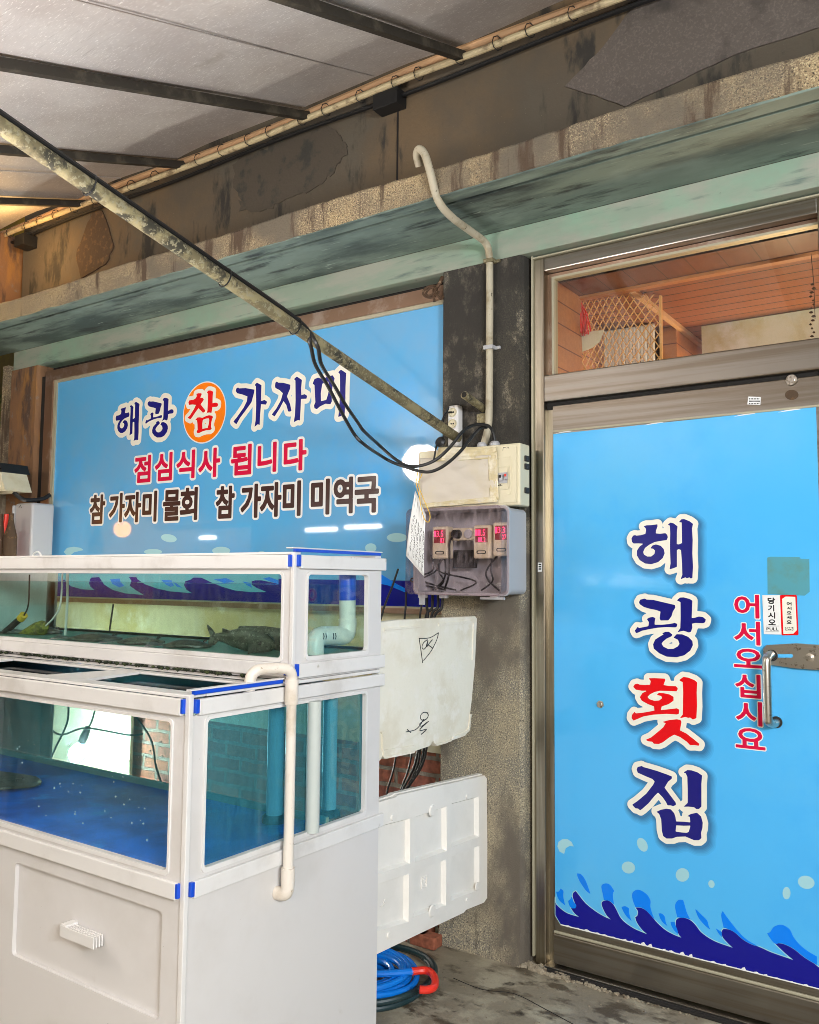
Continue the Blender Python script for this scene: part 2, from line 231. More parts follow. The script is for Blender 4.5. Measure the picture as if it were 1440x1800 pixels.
# ---------------------------------------------------------------- mesh helpers
class MB:
    def __init__(s): s.v = []; s.f = []; s.m = []; s.mi = 0
    def add(s, vs, fs, mi=None):
        o = len(s.v); s.v += [tuple(map(float, v)) for v in vs]; s.f += [tuple(i+o for i in f) for f in fs]; s.m += [s.mi if mi is None else mi]*len(fs)
    def box(s, x0, x1, y0, y1, z0, z1, bev=.0, mi=None):
        bm = bmesh.new(); bmesh.ops.create_cube(bm, size=1)
        for v in bm.verts: v.co = ((x0+x1)/2+v.co.x*(x1-x0), (y0+y1)/2+v.co.y*(y1-y0), (z0+z1)/2+v.co.z*(z1-z0))
        if bev: bmesh.ops.bevel(bm, geom=list(bm.edges), offset=min(bev, abs(x1-x0)*.45, abs(y1-y0)*.45, abs(z1-z0)*.45), segments=2, affect='EDGES', profile=.5)
        bm.verts.index_update(); s.add([v.co for v in bm.verts], [[v.index for v in f.verts] for f in bm.faces], mi); bm.free(); return s
    def tube(s, pts, r, n=10, smooth=0, caps=True, mi=None, hollow=0):
        P_ = [Vector(p) for p in pts]; R_ = list(r) if hasattr(r, '__len__') else [r]*len(P_)
        if smooth:
            Q = []; RQ = []
            for i in range(len(P_)-1):
                a = P_[max(i-1, 0)]; b = P_[i]; c = P_[i+1]; d = P_[min(i+2, len(P_)-1)]
                for k in range(smooth):
                    t = k/smooth; Q.append(.5*((2*b)+(c-a)*t+(2*a-5*b+4*c-d)*t*t+(3*b-a-3*c+d)*t**3)); RQ.append(R_[i]*(1-t)+R_[i+1]*t)
            Q.append(P_[-1]); RQ.append(R_[-1]); P_, R_ = Q, RQ
        vs = []; fs = []; up = None
        for i, p in enumerate(P_):
            t = (P_[min(i+1, len(P_)-1)]-P_[max(i-1, 0)]).normalized()
            if up is None: up = t.orthogonal().normalized()
            up = (up-t*up.dot(t)).normalized(); q = t.cross(up)
            for k in range(n):
                a = 2*math.pi*k/n; vs.append(p+(up*math.cos(a)+q*math.sin(a))*R_[i])
        for i in range(len(P_)-1):
            for k in range(n): fs.append((i*n+k, i*n+(k+1) % n, (i+1)*n+(k+1) % n, (i+1)*n+k))
        if caps: fs.append(tuple(range(n))[::-1]); fs.append(tuple((len(P_)-1)*n+k for k in range(n)))
        s.add(vs, fs, mi); return s
    def lathe(s, prof, c, axis=(0, 0, 1), n=20, mi=None, sx=1, sy=1):   # prof (r, h)
        a = Vector(axis).normalized(); u = a.orthogonal().normalized(); v = a.cross(u); vs = []; fs = []
        for r, h in prof:
            for k in range(n):
                t = 2*math.pi*k/n; vs.append(Vector(c)+a*h+u*math.cos(t)*r*sx+v*math.sin(t)*r*sy)
        for i in range(len(prof)-1):
            for k in range(n): fs.append((i*n+k, i*n+(k+1) % n, (i+1)*n+(k+1) % n, (i+1)*n+k))
        fs.append(tuple(range(n))[::-1]); fs.append(tuple((len(prof)-1)*n+k for k in range(n)))
        s.add(vs, fs, mi); return s
    def prism(s, loops, pl, w0, w1, mi=None):   # flat outline (with holes) on plane pl, thickness w0..w1
        mp = {'Y': lambda u, v, w: (u, w, v), 'X': lambda u, v, w: (w, u, v), 'Z': lambda u, v, w: (u, v, w)}[pl]
        tri = tessellate_polygon([[Vector((u, v, 0)) for u, v in L] for L in loops]); fl = [p for L in loops for p in L]; n = len(fl)
        vs = [mp(u, v, w0) for u, v in fl]+[mp(u, v, w1) for u, v in fl]
        fs = [tuple(t) for t in tri]+[tuple(i+n for i in t)[::-1] for t in tri]; o = 0
        for L in loops:
            k = len(L)
            for i in range(k): fs.append((o+i, o+(i+1) % k, o+(i+1) % k+n, o+i+n))
            o += k
        s.add(vs, fs, mi); return s
    def build(s, name, mats, parent=None, smooth=False):
        me = bpy.data.meshes.new(name); me.from_pydata(s.v, [], s.f)
        for m in (mats if isinstance(mats, (list, tuple)) else [mats]): me.materials.append(K[m])
        me.polygons.foreach_set('material_index', s.m)
        bm = bmesh.new(); bm.from_mesh(me)
        bmesh.ops.recalc_face_normals(bm, faces=bm.faces); bm.to_mesh(me); bm.free()
        if smooth:
            me.polygons.foreach_set('use_smooth', [True]*len(me.polygons))
            try: me.set_sharp_from_angle(angle=math.radians(35))
            except Exception: pass
        me.update(); o = bpy.data.objects.new(name, me); col.objects.link(o)
        if parent: attach(o, parent)
        return o
def wloc(p):
    l = Vector((0, 0, 0))
    while p: l += p.location; p = p.parent
    return l
def attach(o, parent): o.parent = parent; o.location = -wloc(parent)   # vertices stay where they were drawn
def tag(o, label=None, cat=None, group=None, kind=None):
    for k, v in (('label', label), ('category', cat), ('group', group), ('kind', kind)):
        if v: o[k] = v
    return o
def thing(name, loc, label, cat, group=None):
    o = bpy.data.objects.new(name, None); col.objects.link(o); o.location = loc; o.empty_display_size = .1; return tag(o, label, cat, group)
def box(name, mat, parent, *a, bev=.002): return MB().box(*a, bev=bev).build(name, mat, parent)
def rrect(u0, u1, v0, v1, r=.012, n=4):
    L = []
    for cx, cy, a0 in ((u1-r, v1-r, 0), (u0+r, v1-r, 90), (u0+r, v0+r, 180), (u1-r, v0+r, 270)):
        for k in range(n+1): a = math.radians(a0+90*k/n); L.append((cx+r*math.cos(a), cy+r*math.sin(a)))
    return L
def pxY(pts, Y, org=(0, 0), sc=1): return [tuple(onY(org[0]+x/sc, org[1]+y/sc, Y)[[0, 2]]) for x, y in pts]
def pxX(pts, X, org=(0, 0), sc=1): return [tuple(onX(org[0]+x/sc, org[1]+y/sc, X)[[1, 2]]) for x, y in pts]
# ------------------------------- printed shapes: distance field of an outline, filled at any growth
def segs(loops):
    S = []
    for L in loops:
        for i in range(len(L)): S.append((*L[i], *L[(i+1) % len(L)]))
    return np.array(S, float)
def fill(mb, S, t, plane, w, mi, h=.002, strokes=None):
    u0, v0 = min(S[:, 0].min(), S[:, 2].min())-t-3*h, min(S[:, 1].min(), S[:, 3].min())-t-3*h
    u1, v1 = max(S[:, 0].max(), S[:, 2].max())+t+3*h, max(S[:, 1].max(), S[:, 3].max())+t+3*h
    nu, nv = int((u1-u0)/h)+1, int((v1-v0)/h)+1
    U, V = np.meshgrid(u0+h*np.arange(nu), v0+h*np.arange(nv), indexing='ij')
    D = np.full(U.shape, 1e9); inside = np.zeros(U.shape, bool)
    for a, b, c, d in S:
        L2 = (c-a)**2+(d-b)**2+1e-16; tt = np.clip(((U-a)*(c-a)+(V-b)*(d-b))/L2, 0, 1)
        D = np.minimum(D, (U-a-tt*(c-a))**2+(V-b-tt*(d-b))**2)
        if strokes is None:
            cr = (b > V) != (d > V)
            with np.errstate(all='ignore'): inside ^= cr & (U < (c-a)*(V-b)/((d-b) if abs(d-b) > 1e-15 else 1e-15)+a)
    F = np.sqrt(D)
    if strokes is None: F = np.where(inside, -F, F)
    F = F-t
    mp = {'Y': lambda u, v: (u, w, v), 'X': lambda u, v: (w, u, v)}[plane]
    vi = {}; vs = []; fs = []
    def vert(u, v):
        k = (round(u, 6), round(v, 6))
        if k not in vi: vi[k] = len(vs); vs.append(mp(u, v))
        return vi[k]
    neg = F < 0
    full = neg[:-1, :-1] & neg[1:, :-1] & neg[1:, 1:] & neg[:-1, 1:]; anyn = neg[:-1, :-1] | neg[1:, :-1] | neg[1:, 1:] | neg[:-1, 1:]
    for j in range(nv-1):
        i = 0; colf = full[:, j]
        while i < nu-1:
            if colf[i]:
                k = i
                while k < nu-1 and colf[k]: k += 1
                fs.append((vert(U[i, j], V[i, j]), vert(U[k, j], V[i, j]), vert(U[k, j], V[i, j+1]), vert(U[i, j], V[i, j+1]))); i = k
            else: i += 1
    for i, j in zip(*np.nonzero(anyn & ~full)):
        cs = [(i, j), (i+1, j), (i+1, j+1), (i, j+1)]; poly = []
        for q in range(4):
            a = cs[q]; b = cs[(q+1) % 4]; fa, fb = F[a], F[b]
            if fa < 0: poly.append((U[a], V[a]))
            if (fa < 0) != (fb < 0):
                s_ = fa/(fa-fb); poly.append((U[a]+s_*(U[b]-U[a]), V[a]+s_*(V[b]-V[a])))
        if len(poly) > 2:
            ids = []
            for p in poly:
                k = vert(*p)
                if k not in ids: ids.append(k)
            if len(ids) > 2: fs.append(tuple(ids))
    mb.add(vs, fs, mi)
_gl = {}
def glyph(ch):                      # outline of one character as segments in its own unit box
    if ch in _gl: return _gl[ch]
    c = bpy.data.curves.new('glyph', 'FONT'); c.body = ch; c.resolution_u = 3; o = bpy.data.objects.new('glyph', c); col.objects.link(o)
    bpy.context.view_layer.update(); me = bpy.data.meshes.new_from_object(o.evaluated_get(bpy.context.evaluated_depsgraph_get()))
    cnt = {}
    for p in me.polygons:
        for k in p.edge_keys: cnt[k] = cnt.get(k, 0)+1
    S = np.array([(*me.vertices[a].co[:2], *me.vertices[b].co[:2]) for (a, b), n in cnt.items() if n == 1])
    bpy.data.objects.remove(o); bpy.data.curves.remove(c); bpy.data.meshes.remove(me)
    lo = np.minimum(S[:, :2].min(0), S[:, 2:].min(0)); hi = np.maximum(S[:, :2].max(0), S[:, 2:].max(0))
    S = (S-np.tile(lo, 2))/np.tile(hi-lo, 2); _gl[ch] = S; return S
def put(S, u0, u1, v0, v1): return S*np.array([u1-u0, v1-v0]*2)+np.array([u0, v0]*2)
def gl_px(ch, Y, x0, x1, yt, yb, org=(0, 0), sc=1):
    f = lambda x, y: onY(org[0]+x/sc, org[1]+y/sc, Y); xm, ym = (x0+x1)/2, (yt+yb)/2
    return put(glyph(ch), f(x0, ym)[0], f(x1, ym)[0], f(xm, yb)[2], f(xm, yt)[2])

# ---------------------------------------------------------------- setting
g = MB(); g.add([(-40, -40, 0), (40, -40, 0), (40, 40, 0), (-40, 40, 0)], [(0, 1, 2, 3)])
tag(g.build('ground', 'ground'), kind='structure')
shop = thing('shop_building', (-1.5, 0, 0), 'fish restaurant front with blue poster window, teal concrete ledge and steel door', 'building')
# upper wall and ledge
box('upper_wall', 'wallup', shop, -4.95, 3.2, 0, .22, 2.80, 4.2)
LY = -.40
def ledge():
    mb = MB(); N = 170; x0, x1 = -6.3, 3.2; rnd = random.Random(3); prof = []
    for i in range(N+1):
        x = x0+(x1-x0)*i/N; top = 2.890+.004*math.sin(x*5)+rnd.uniform(-.003, .003); bot = 2.786+rnd.uniform(-.003, .003)
        prof.append((x, top, bot))
    vs = []; fs = []
    for x, t, b in prof: vs += [(x, -.001, t+.004), (x, LY+.008, t+.003), (x, LY, t-.006), (x, LY-rnd.uniform(0, .003), (t+b)/2), (x, LY, b+.004), (x, LY+.006, b)]
    for i in range(N):
        for k in range(5): a = i*6+k; fs.append((a, a+6, a+7, a+1))
    mb.add(vs, fs); return mb.build('ledge_fascia', 'ledge', shop, smooth=True)
lf = ledge()
sf = MB().box(-6.3, 3.2, LY+.006, LY+.066, 2.780, 2.79).box(-6.3, 3.2, LY+.066, LY+.086, 2.794, 2.80, mi=1).box(-6.3, 3.2, LY+.086, -.001, 2.782, 2.792).build('ledge_soffit', ['teal', 'gap'], shop)
box('lintel', 'mint', shop, -5.0, 3.2, 0, .20, 2.668, 2.782, bev=.003)
# posts
def pillar(x0, x1, mat, z1=2.668, seed=1):
    mb = MB(); rnd = random.Random(seed); n = 46; vs = []; fs = []
    for i in range(n+1):
        z = z1*i/n; j = lambda: rnd.uniform(-.0018, .0018); bulge = .012*max(0, 1-z/.10) if x1 > -2 else 0
        vs += [(x0, .21, z), (x0, .004-bulge, z), (x0+.006+j(), 0-bulge+j()*.4, z), (x1-.012+j(), 0-bulge+j()*.4, z), (x1+j(), .016, z), (x1+.002, .048, z), (x1+.002, .21, z)]
    for i in range(n):
        for k in range(6): a = i*7+k; fs.append((a, a+1, a+8, a+7))
    mb.add(vs, fs); return mb.build('pillar', mat, shop)
# central pillar: aggregate below, sooty above
pl = pillar(-1.868, -1.505, 'pillar')
tag(pl, 'speckled concrete pillar, blackened with soot near the top')
lp = pillar(-5.02, -4.735, 'rustpost', seed=5); tag(lp, 'rust stained narrow pillar at the left end')
box('pillar_trim', 'ledge', shop, -5.08, -5.02, -.02, .2, 0, 2.70)
# wall under the window
box('brick_wall', 'brick', shop, -4.735, -1.868, .12, .30, 0, .70)
box('cream_board', 'creamwall', shop, -4.735, -1.868, .085, .30, .70, 1.262)
for i, (x, z) in enumerate(((-4.3, .70), (-3.3, .70), (-2.4, .70))): pass
# window
win = MB()
X0, X1, Z0, Z1 = -4.735, -1.868, 1.262, 2.668
frame = bpy.data.objects.new('window', None); col.objects.link(frame); frame.parent = shop; frame.location = (-3.3-shop.location.x, .05, 1.26)
MB().box(X0, X1, .10, .2, 2.60, Z1).box(X0, -4.70, .03, .2, Z0, 2.60).build('shadow_gap', 'gap', frame)
mb = MB(); mb.prism([[(-4.70, Z0), (X1, Z0), (X1, 2.628), (-4.70, 2.628)], [(-4.625, 1.285), (-1.882, 1.285), (-1.882, 2.568), (-4.625, 2.568)]], 'Y', .030, .075)
mb.build('window_frame', 'bronze', frame)
mb = MB(); mb.prism([[(-4.625, 1.285), (-1.882, 1.285), (-1.882, 2.568), (-4.625, 2.568)], [(-4.600, 1.292), (-1.889, 1.292), (-1.889, 2.552), (-4.600, 2.552)]], 'Y', .040, .08)
mb.build('glazing_bead', 'bead', frame)
FY = .050
# the poster film and its print (film, then each ink 0.25 mm above the last)
WM = ['filmw', 'cream', 'navy', 'orange', 'red', 'crimson', 'white', 'brown', 'deep', 'azure', 'tealp', 'foam']
WI = {n: i for i, n in enumerate(WM)}
fm = MB(); fm.box(-4.600, -1.889, FY, FY+.006, 1.292, 2.552)
def L(k): return FY-.00035*k
def wpoly(pts, org, sc, ink, lay): fm.prism([pxY(pts, FY, org, sc)], 'Y', L(lay), L(lay)+.0002, WI[ink])
band = [(-4.599, 1.2925), (-1.890, 1.2925), (-1.890, 1.372)]
zz = [(-1.93, 1.376), (-2.0, 1.40), (-2.3, 1.40), (-3.2, 1.405), (-4.1, 1.405), (-4.45, 1.39), (-4.599, 1.36)]
fm.prism([band+zz], 'Y', L(1), L(1)+.0002, WI['deep'])
fm.prism([pxY([(668, 1008), (684, 1018), (700, 1028), (712, 1034), (712, 1041), (697, 1035), (682, 1029), (668, 1026)], FY)], 'Y', L(2), L(2)+.0002, WI['azure'])
O1, O2 = (0, 940), (300, 920)
wpoly([(470, 330), (540, 375), (600, 435), (690, 460), (800, 467), (765, 440), (750, 410), (760, 375), (800, 330)], O1, 4.8, 'tealp', 2)
wpoly([(820, 330), (850, 375), (880, 420), (950, 465), (1060, 495), (1215, 508), (1150, 470), (1095, 430), (1110, 390), (1090, 360), (1100, 330)], O1, 4.8, 'tealp', 2)
wpoly([(930, 375), (950, 415), (1010, 445), (1050, 430), (1020, 400), (1010, 370)], O1, 4.8, 'azure', 3)
p3 = [(1140, 330), (1160, 375), (1230, 420), (1330, 455), (1438, 478)]
p3 = [tuple(np.array((0+x/4.8, 940+y/4.8))) for x, y in p3]+[(300+x/5.295, 920+y/5.295) for x, y in [(100, 642), (200, 650), (150, 620), (125, 575), (135, 540), (190, 522), (240, 480), (230, 450), (0, 450)]]
wpoly(p3, (0, 0), 1, 'tealp', 2)
wpoly([(1360, 380), (1400, 420), (1440, 440), (1470, 430), (1450, 385)], O1, 4.8, 'azure', 3)
wpoly([(240, 450), (240, 485), (330, 525), (380, 550), (480, 590), (600, 625), (750, 640), (895, 640), (800, 600), (755, 570), (755, 540), (790, 530), (850, 530), (1005, 562), (1005, 450)], O2, 5.295, 'tealp', 2)
wpoly([(670, 540), (720, 550), (745, 555), (760, 600), (710, 575)], O2, 5.295, 'azure', 3); wpoly([(860, 515), (920, 500), (1005, 530), (1005, 565), (920, 538)], O2, 5.295, 'azure', 3)
wpoly([(400, 520), (520, 510), (600, 545), (500, 555)], O2, 5.295, 'azure', 3); wpoly([(20, 540), (60, 560), (110, 600), (60, 590)], O2, 5.295, 'azure', 3)
def rough(pts, amp, n, seed=1):
    rn = random.Random(seed); out = []
    for i in range(len(pts)):
        a, b_ = np.array(pts[i], float), np.array(pts[(i+1) % len(pts)], float)
        for k in range(n): p = a+(b_-a)*k/n; out.append((p[0]+rn.uniform(-amp, amp), p[1]+rn.uniform(-amp, amp)))
    return out
def blob(cx, cy, rx, ry, ang=0, n=18): a = math.radians(ang); return [(cx+rx*math.cos(t)*math.cos(a)-ry*math.sin(t)*math.sin(a), cy+rx*math.cos(t)*math.sin(a)+ry*math.sin(t)*math.cos(a)) for t in [2*math.pi*k/n for k in range(n)]]
for b in ((297, 946, 14, 7, 10), (269, 970, 16, 5), (389, 968, 16, 7), (652, 963, 10, 8), (698, 945, 18, 8), (460, 972, 7, 3)): fm.prism([pxY(blob(*b), FY)], 'Y', L(1), L(1)+.0002, WI['foam'])
wpoly([(112, 970), (118, 963), (130, 961), (142, 963), (147, 967), (138, 969), (130, 971), (124, 976), (116, 975)], (0, 0), 1, 'foam', 1)
# lettering of the window
HAE = [[(360,300),(400,285),(470,283),(560,270),(562,300),(540,360),(535,405),(600,412),(680,402),(705,425),(715,460),(700,500),(620,512),(520,530),(440,570),(375,620),(348,680),(360,720),(410,750),(470,750),(520,710),(530,660),(500,630),(460,625),(490,585),(540,570),(610,590),(655,640),(668,700),(640,770),(570,830),(470,860),(380,850),(300,800),(258,730),(260,660),(300,600),(360,555),(280,550),(210,552),(185,530),(178,480),(200,440),(230,430),(245,440),(320,432),(385,412),(395,350),(385,320)],
 [(720,275),(755,245),(800,255),(860,300),(850,380),(848,565),(880,570),(930,550),(928,400),(925,240),(885,235),(920,195),(960,192),(1040,225),(1090,262),(1075,330),(1085,500),(1080,700),(1090,900),(1080,1070),(1050,1070),(1040,1055),(1000,1070),(980,1055),(940,1070),(910,1085),(935,1020),(930,850),(915,650),(880,635),(850,650),(850,900),(800,920),(745,937),(760,850),(750,600),(755,400),(748,285)]]
GWANG = [[(290,240),(310,205),(375,190),(400,205),(500,210),(650,245),(820,285),(828,320),(790,380),(770,450),(725,510),(610,512),(597,480),(610,380),(540,355),(440,335),(360,310),(300,270)],
 [(408,492),(450,470),(495,463),(530,480),(520,530),(518,578),(620,580),(740,568),(820,552),(855,565),(852,600),(830,615),(700,610),(560,620),(420,645),(330,665),(280,690),(245,700),(228,665),(268,612),(290,628),(380,610),(430,600),(438,540)],
 [(855,215),(900,175),(950,172),(1040,195),(1080,220),(1075,350),(1070,480),(1120,475),(1180,457),(1240,465),(1280,500),(1270,540),(1240,552),(1130,548),(1075,560),(1080,620),(1060,680),(1030,690),(1000,680),(950,665),(900,675),(865,688),(905,630),(910,450),(908,240),(880,225)],
 [(635,708),(680,685),(730,682),(782,725),(770,748),(700,780),(640,830),(622,860),(650,905),(720,940),(800,938),(870,900),(893,860),(870,800),(805,768),(850,720),(930,722),(1020,760),(1080,820),(1088,880),(1050,960),(960,1030),(850,1058),(700,1050),(590,1000),(510,930),(500,870),(530,800),(600,755),(660,720)]]
HOET = [[(435,190),(520,188),(670,195),(678,215),(650,290),(740,305),(840,308),(865,345),(845,380),(730,375),(600,372),(520,390),(450,425),(412,465),(440,500),(520,527),(590,520),(635,485),(620,450),(555,435),(585,408),(650,410),(740,430),(800,465),(800,520),(730,570),(625,605),(610,665),(700,655),(850,637),(885,655),(880,715),(850,725),(700,715),(500,728),(350,755),(270,790),(205,815),(180,780),(185,735),(222,690),(240,712),(330,705),(450,685),(520,670),(512,605),(420,570),(330,520),(303,470),(340,410),(425,370),(330,372),(240,355),(205,315),(225,280),(265,270),(300,285),(380,290),(455,285),(465,230)],
 [(890,215),(950,170),(1020,180),(1110,215),(1152,250),(1145,400),(1150,600),(1140,780),(1090,800),(1050,770),(1020,775),(980,762),(900,780),(940,730),(945,600),(948,400),(940,240),(910,232)],
 [(640,838),(740,812),(850,800),(905,810),(918,840),(895,965),(990,1010),(1100,1095),(1185,1165),(1175,1190),(1120,1180),(1050,1182),(1000,1130),(900,1060),(812,1025),(740,1065),(640,1140),(580,1165),(510,1160),(485,1130),(430,1125),(390,1105),(470,1070),(580,980),(650,920),(690,855)]]
JIP = [[(255,190),(270,155),(330,140),(350,155),(440,180),(560,215),(700,265),(775,295),(775,325),(720,370),(665,460),(740,560),(830,680),(838,710),(800,735),(760,722),(715,722),(690,670),(640,600),(572,530),(520,580),(430,690),(340,770),(305,795),(275,770),(235,765),(190,715),(270,660),(400,550),(500,420),(525,370),(490,330),(380,285),(270,235)],
 [(955,235),(1010,200),(1070,205),(1160,235),(1225,280),(1215,400),(1215,600),(1215,740),(1180,775),(1140,775),(1110,750),(1070,745),(1020,740),(960,742),(1015,690),(1015,500),(1010,300),(985,245)],
 [(552,820),(620,790),(700,775),(760,785),(810,840),(830,900),(838,965),(960,970),(1055,980),(1045,890),(1010,885),(1060,855),(1150,835),(1210,890),(1235,980),(1230,1060),(1210,1130),(1215,1210),(1180,1240),(1110,1240),(1050,1215),(980,1185),(850,1190),(780,1215),(700,1215),(650,1180),(630,1100),(625,1000),(620,930),(590,850)],
 [(840,1018),(950,1025),(1058,1022),(1045,1070),(1030,1120),(1000,1135),(930,1130),(830,1115)]]
CHAM = [[(495,450),(540,435),(615,435),(622,460),(585,545),(640,545),(675,580),(660,615),(595,705),(660,790),(710,850),(695,890),(655,905),(600,850),(545,795),(480,880),(400,1000),(350,1065),(310,1045),(280,1030),(340,970),(430,830),(485,715),(400,705),(315,715),(300,660),(320,610),(345,605),(430,590),(480,555),(505,500)],
 [(750,410),(790,368),(840,368),(900,395),(890,500),(885,680),(930,670),(975,662),(1022,690),(1015,740),(985,762),(885,765),(870,850),(860,910),(810,900),(760,905),(740,935),(765,850),(775,600),(780,450)],
 [(465,1085),(520,1025),(580,1020),(640,1035),(720,995),(800,970),(860,980),(900,1005),(870,1080),(850,1180),(850,1260),(868,1300),(830,1325),(740,1330),(640,1360),(560,1400),(510,1395),(500,1365),(525,1320),(520,1180),(510,1090),(480,1090)],
 [(650,1080),(720,1050),(790,1040),(810,1080),(795,1180),(770,1280),(700,1290),(640,1305),(635,1180)]]
GA = [[(92,295),(100,268),(118,258),(130,268),(200,265),(298,282),(292,320),(265,420),(200,510),(140,590),(100,660),(85,650),(68,632),(110,580),(180,480),(215,410),(222,355),(170,335),(110,320)],
 [(302,230),(325,205),(375,232),(372,330),(370,408),(410,395),(437,415),(425,445),(370,440),(360,560),(355,670),(335,660),(300,690),(312,620),(318,450),(315,245)]]
JA = [[(525,240),(530,205),(545,193),(560,205),(620,208),(693,228),(690,270),(655,355),(690,440),(705,515),(690,522),(670,520),(650,450),(618,405),(580,480),(530,560),(520,575),(505,565),(490,555),(540,490),(590,400),(612,320),(575,285),(530,262)],
 [(735,165),(765,138),(820,175),(812,260),(812,345),(850,332),(878,350),(870,380),(810,382),(805,500),(798,620),(780,615),(765,620),(732,638),(745,560),(752,400),(750,180)]]
MI = [[(940,215),(960,165),(1000,150),(1050,168),(1110,135),(1160,125),(1180,160),(1160,220),(1145,330),(1150,410),(1135,440),(1080,435),(1020,465),(985,495),(960,485),(955,455),(970,420),(965,330),(960,230)],
 [(1045,215),(1110,190),(1125,240),(1110,330),(1090,395),(1030,410),(1028,320)],
 [(1222,90),(1250,62),(1308,100),(1300,250),(1298,420),(1290,560),(1270,565),(1222,580),(1232,500),(1242,300),(1240,110)]]
def brush(mb, S, Y, ink, I, lay, grow, shadow=False):
    k = lay
    if shadow:
        for i, (g_, dx, dz) in enumerate(((grow+.022, .0075, -.0095), (grow+.018, .007, -.0088), (grow+.014, .0065, -.008), (grow+.0105, .006, -.0072), (grow+.0075, .005, -.006), (grow+.0045, .004, -.005))):
            fill(mb, S+np.array([dx, dz]*2), g_, 'Y', Y-.00035*k, I['sh%d' % i], .0025); k += 1
    fill(mb, S, grow, 'Y', Y-.00035*k, I['cream']); fill(mb, S, .0005, 'Y', Y-.00035*(k+1), I[ink])
def norm(loops):
    S = segs(loops); S = S*np.array([1, -1, 1, -1]); lo = np.minimum(S[:, :2].min(0), S[:, 2:].min(0)); hi = np.maximum(S[:, :2].max(0), S[:, 2:].max(0)); return (S-np.tile(lo, 2))/np.tile(hi-lo, 2)
def f_(x, y): return onY(x, y, FY)
brush(fm, put(norm(HAE), f_(203.5, 740)[0], f_(244.6, 740)[0], f_(234.2, 775.7)[2], f_(238.7, 706.9)[2]), FY, 'navy', WI, 2, .026)
brush(fm, put(norm(GWANG), f_(256.3, 730)[0], f_(305.3, 730)[0], f_(278.4, 769.4)[2], f_(292, 699)[2]), FY, 'navy', WI, 2.3, .026)
c0 = f_(359, 725); rad = (f_(363, 672.5)[2]-f_(355, 778)[2])/2
fm.prism([[(c0[0]+(rad+.006)*math.cos(t), c0[2]+(rad+.006)*math.sin(t)) for t in np.linspace(0, 2*math.pi, 60)[:-1]]], 'Y', L(1), L(1)+.0002, WI['cream'])
fm.prism([[(c0[0]+rad*math.cos(t), c0[2]+rad*math.sin(t)) for t in np.linspace(0, 2*math.pi, 60)[:-1]]], 'Y', L(2), L(2)+.0002, WI['orange'])
brush(fm, segs([pxY(l, FY, (310, 660), 13.85) for l in CHAM]), FY, 'red', WI, 3, .022)
for n_, G_ in enumerate((GA, JA, MI)): brush(fm, segs([pxY(l, FY, (400, 640), 6.26) for l in G_]), FY, 'navy', WI, 2+.3*n_, .024)
def line(mb, chars, Y, org, sc, ink, I, lay, bold, grow, under='white'):
    for n_, (ch, x0, x1, yt, yb) in enumerate(chars):
        lay += .12 if n_ % 2 else -.12 if n_ else 0
        S = gl_px(ch, Y, x0, x1, yt, yb, org, sc)
        if grow: fill(mb, S, grow, 'Y', Y-.00035*lay, I[under])
        fill(mb, S, bold, 'Y', Y-.00035*(lay+1), I[ink], .0016 if bold < .003 else .002)
line(fm, [('점',75,187,138,325),('심',228,347,117,312),('식',388,515,100,296),('사',553,702,84,286),('됩',795,936,58,268),('니',993,1122,42,248),('다',1188,1345,20,236)], FY, (220, 770), 4.235, 'crimson', WI, 2, .0055, .017)
line(fm, [('참',50,180,220,476),('가',232,365,208,462),('자',374,517,198,462),('미',543,665,188,456),('물',737,885,176,446),('회',897,1046,155,440),('참',1233,1393,140,424)], FY, (150, 830), 5.333, 'brown', WI, 2, .006, .017)
line(fm, [('가',129,296,170,455),('자',304,481,156,446),('미',509,656,142,438),('미',764,916,126,426),('역',969,1126,108,415),('국',1160,1360,102,408)], FY, (400, 820), 5.143, 'brown', WI, 2, .006, .017)
po = fm.build('poster_film', WM, frame)
# mortar patches on the upper wall
MB().prism([pxY(rough([(995, 152), (1060, 85), (1120, 5), (1200, -60), (1500, -60), (1500, 30), (1290, 98), (1100, 187)], 1.2, 6), 0)], 'Y', -.006, .001).build('render_patch', 'slab', shop)
MB().prism([pxY(rough([(412, 290), (430, 275), (470, 262), (480, 240), (530, 232), (560, 218), (590, 225), (600, 245), (612, 262), (600, 285), (585, 300), (570, 325), (530, 340), (500, 350), (470, 372), (420, 372), (425, 350), (412, 330)], 4.5, 4, 3), 0)], 'Y', -.004, .001).build('mortar_patch', 'patchd', shop)
MB().prism([pxY(rough([(168, 368), (182, 372), (202, 432), (188, 465), (145, 490), (134, 452), (152, 400)], 1.2, 4), 0)], 'Y', -.008, .001).build('rust_patch', 'patchb', shop)
MB().tube([(onY(700, 195, 0)[0], -.002, 3.52), (onY(700, 195, 0)[0], -.002, 2.90)], .004, 6).build('wall_joint', 'gap', shop)
bx = MB(); p = onY(30, 470, -.05); bx.box(-5.13, -5.03, -.10, .05, 2.90, 3.52, .004).build('corner_post', 'rustpost', shop)
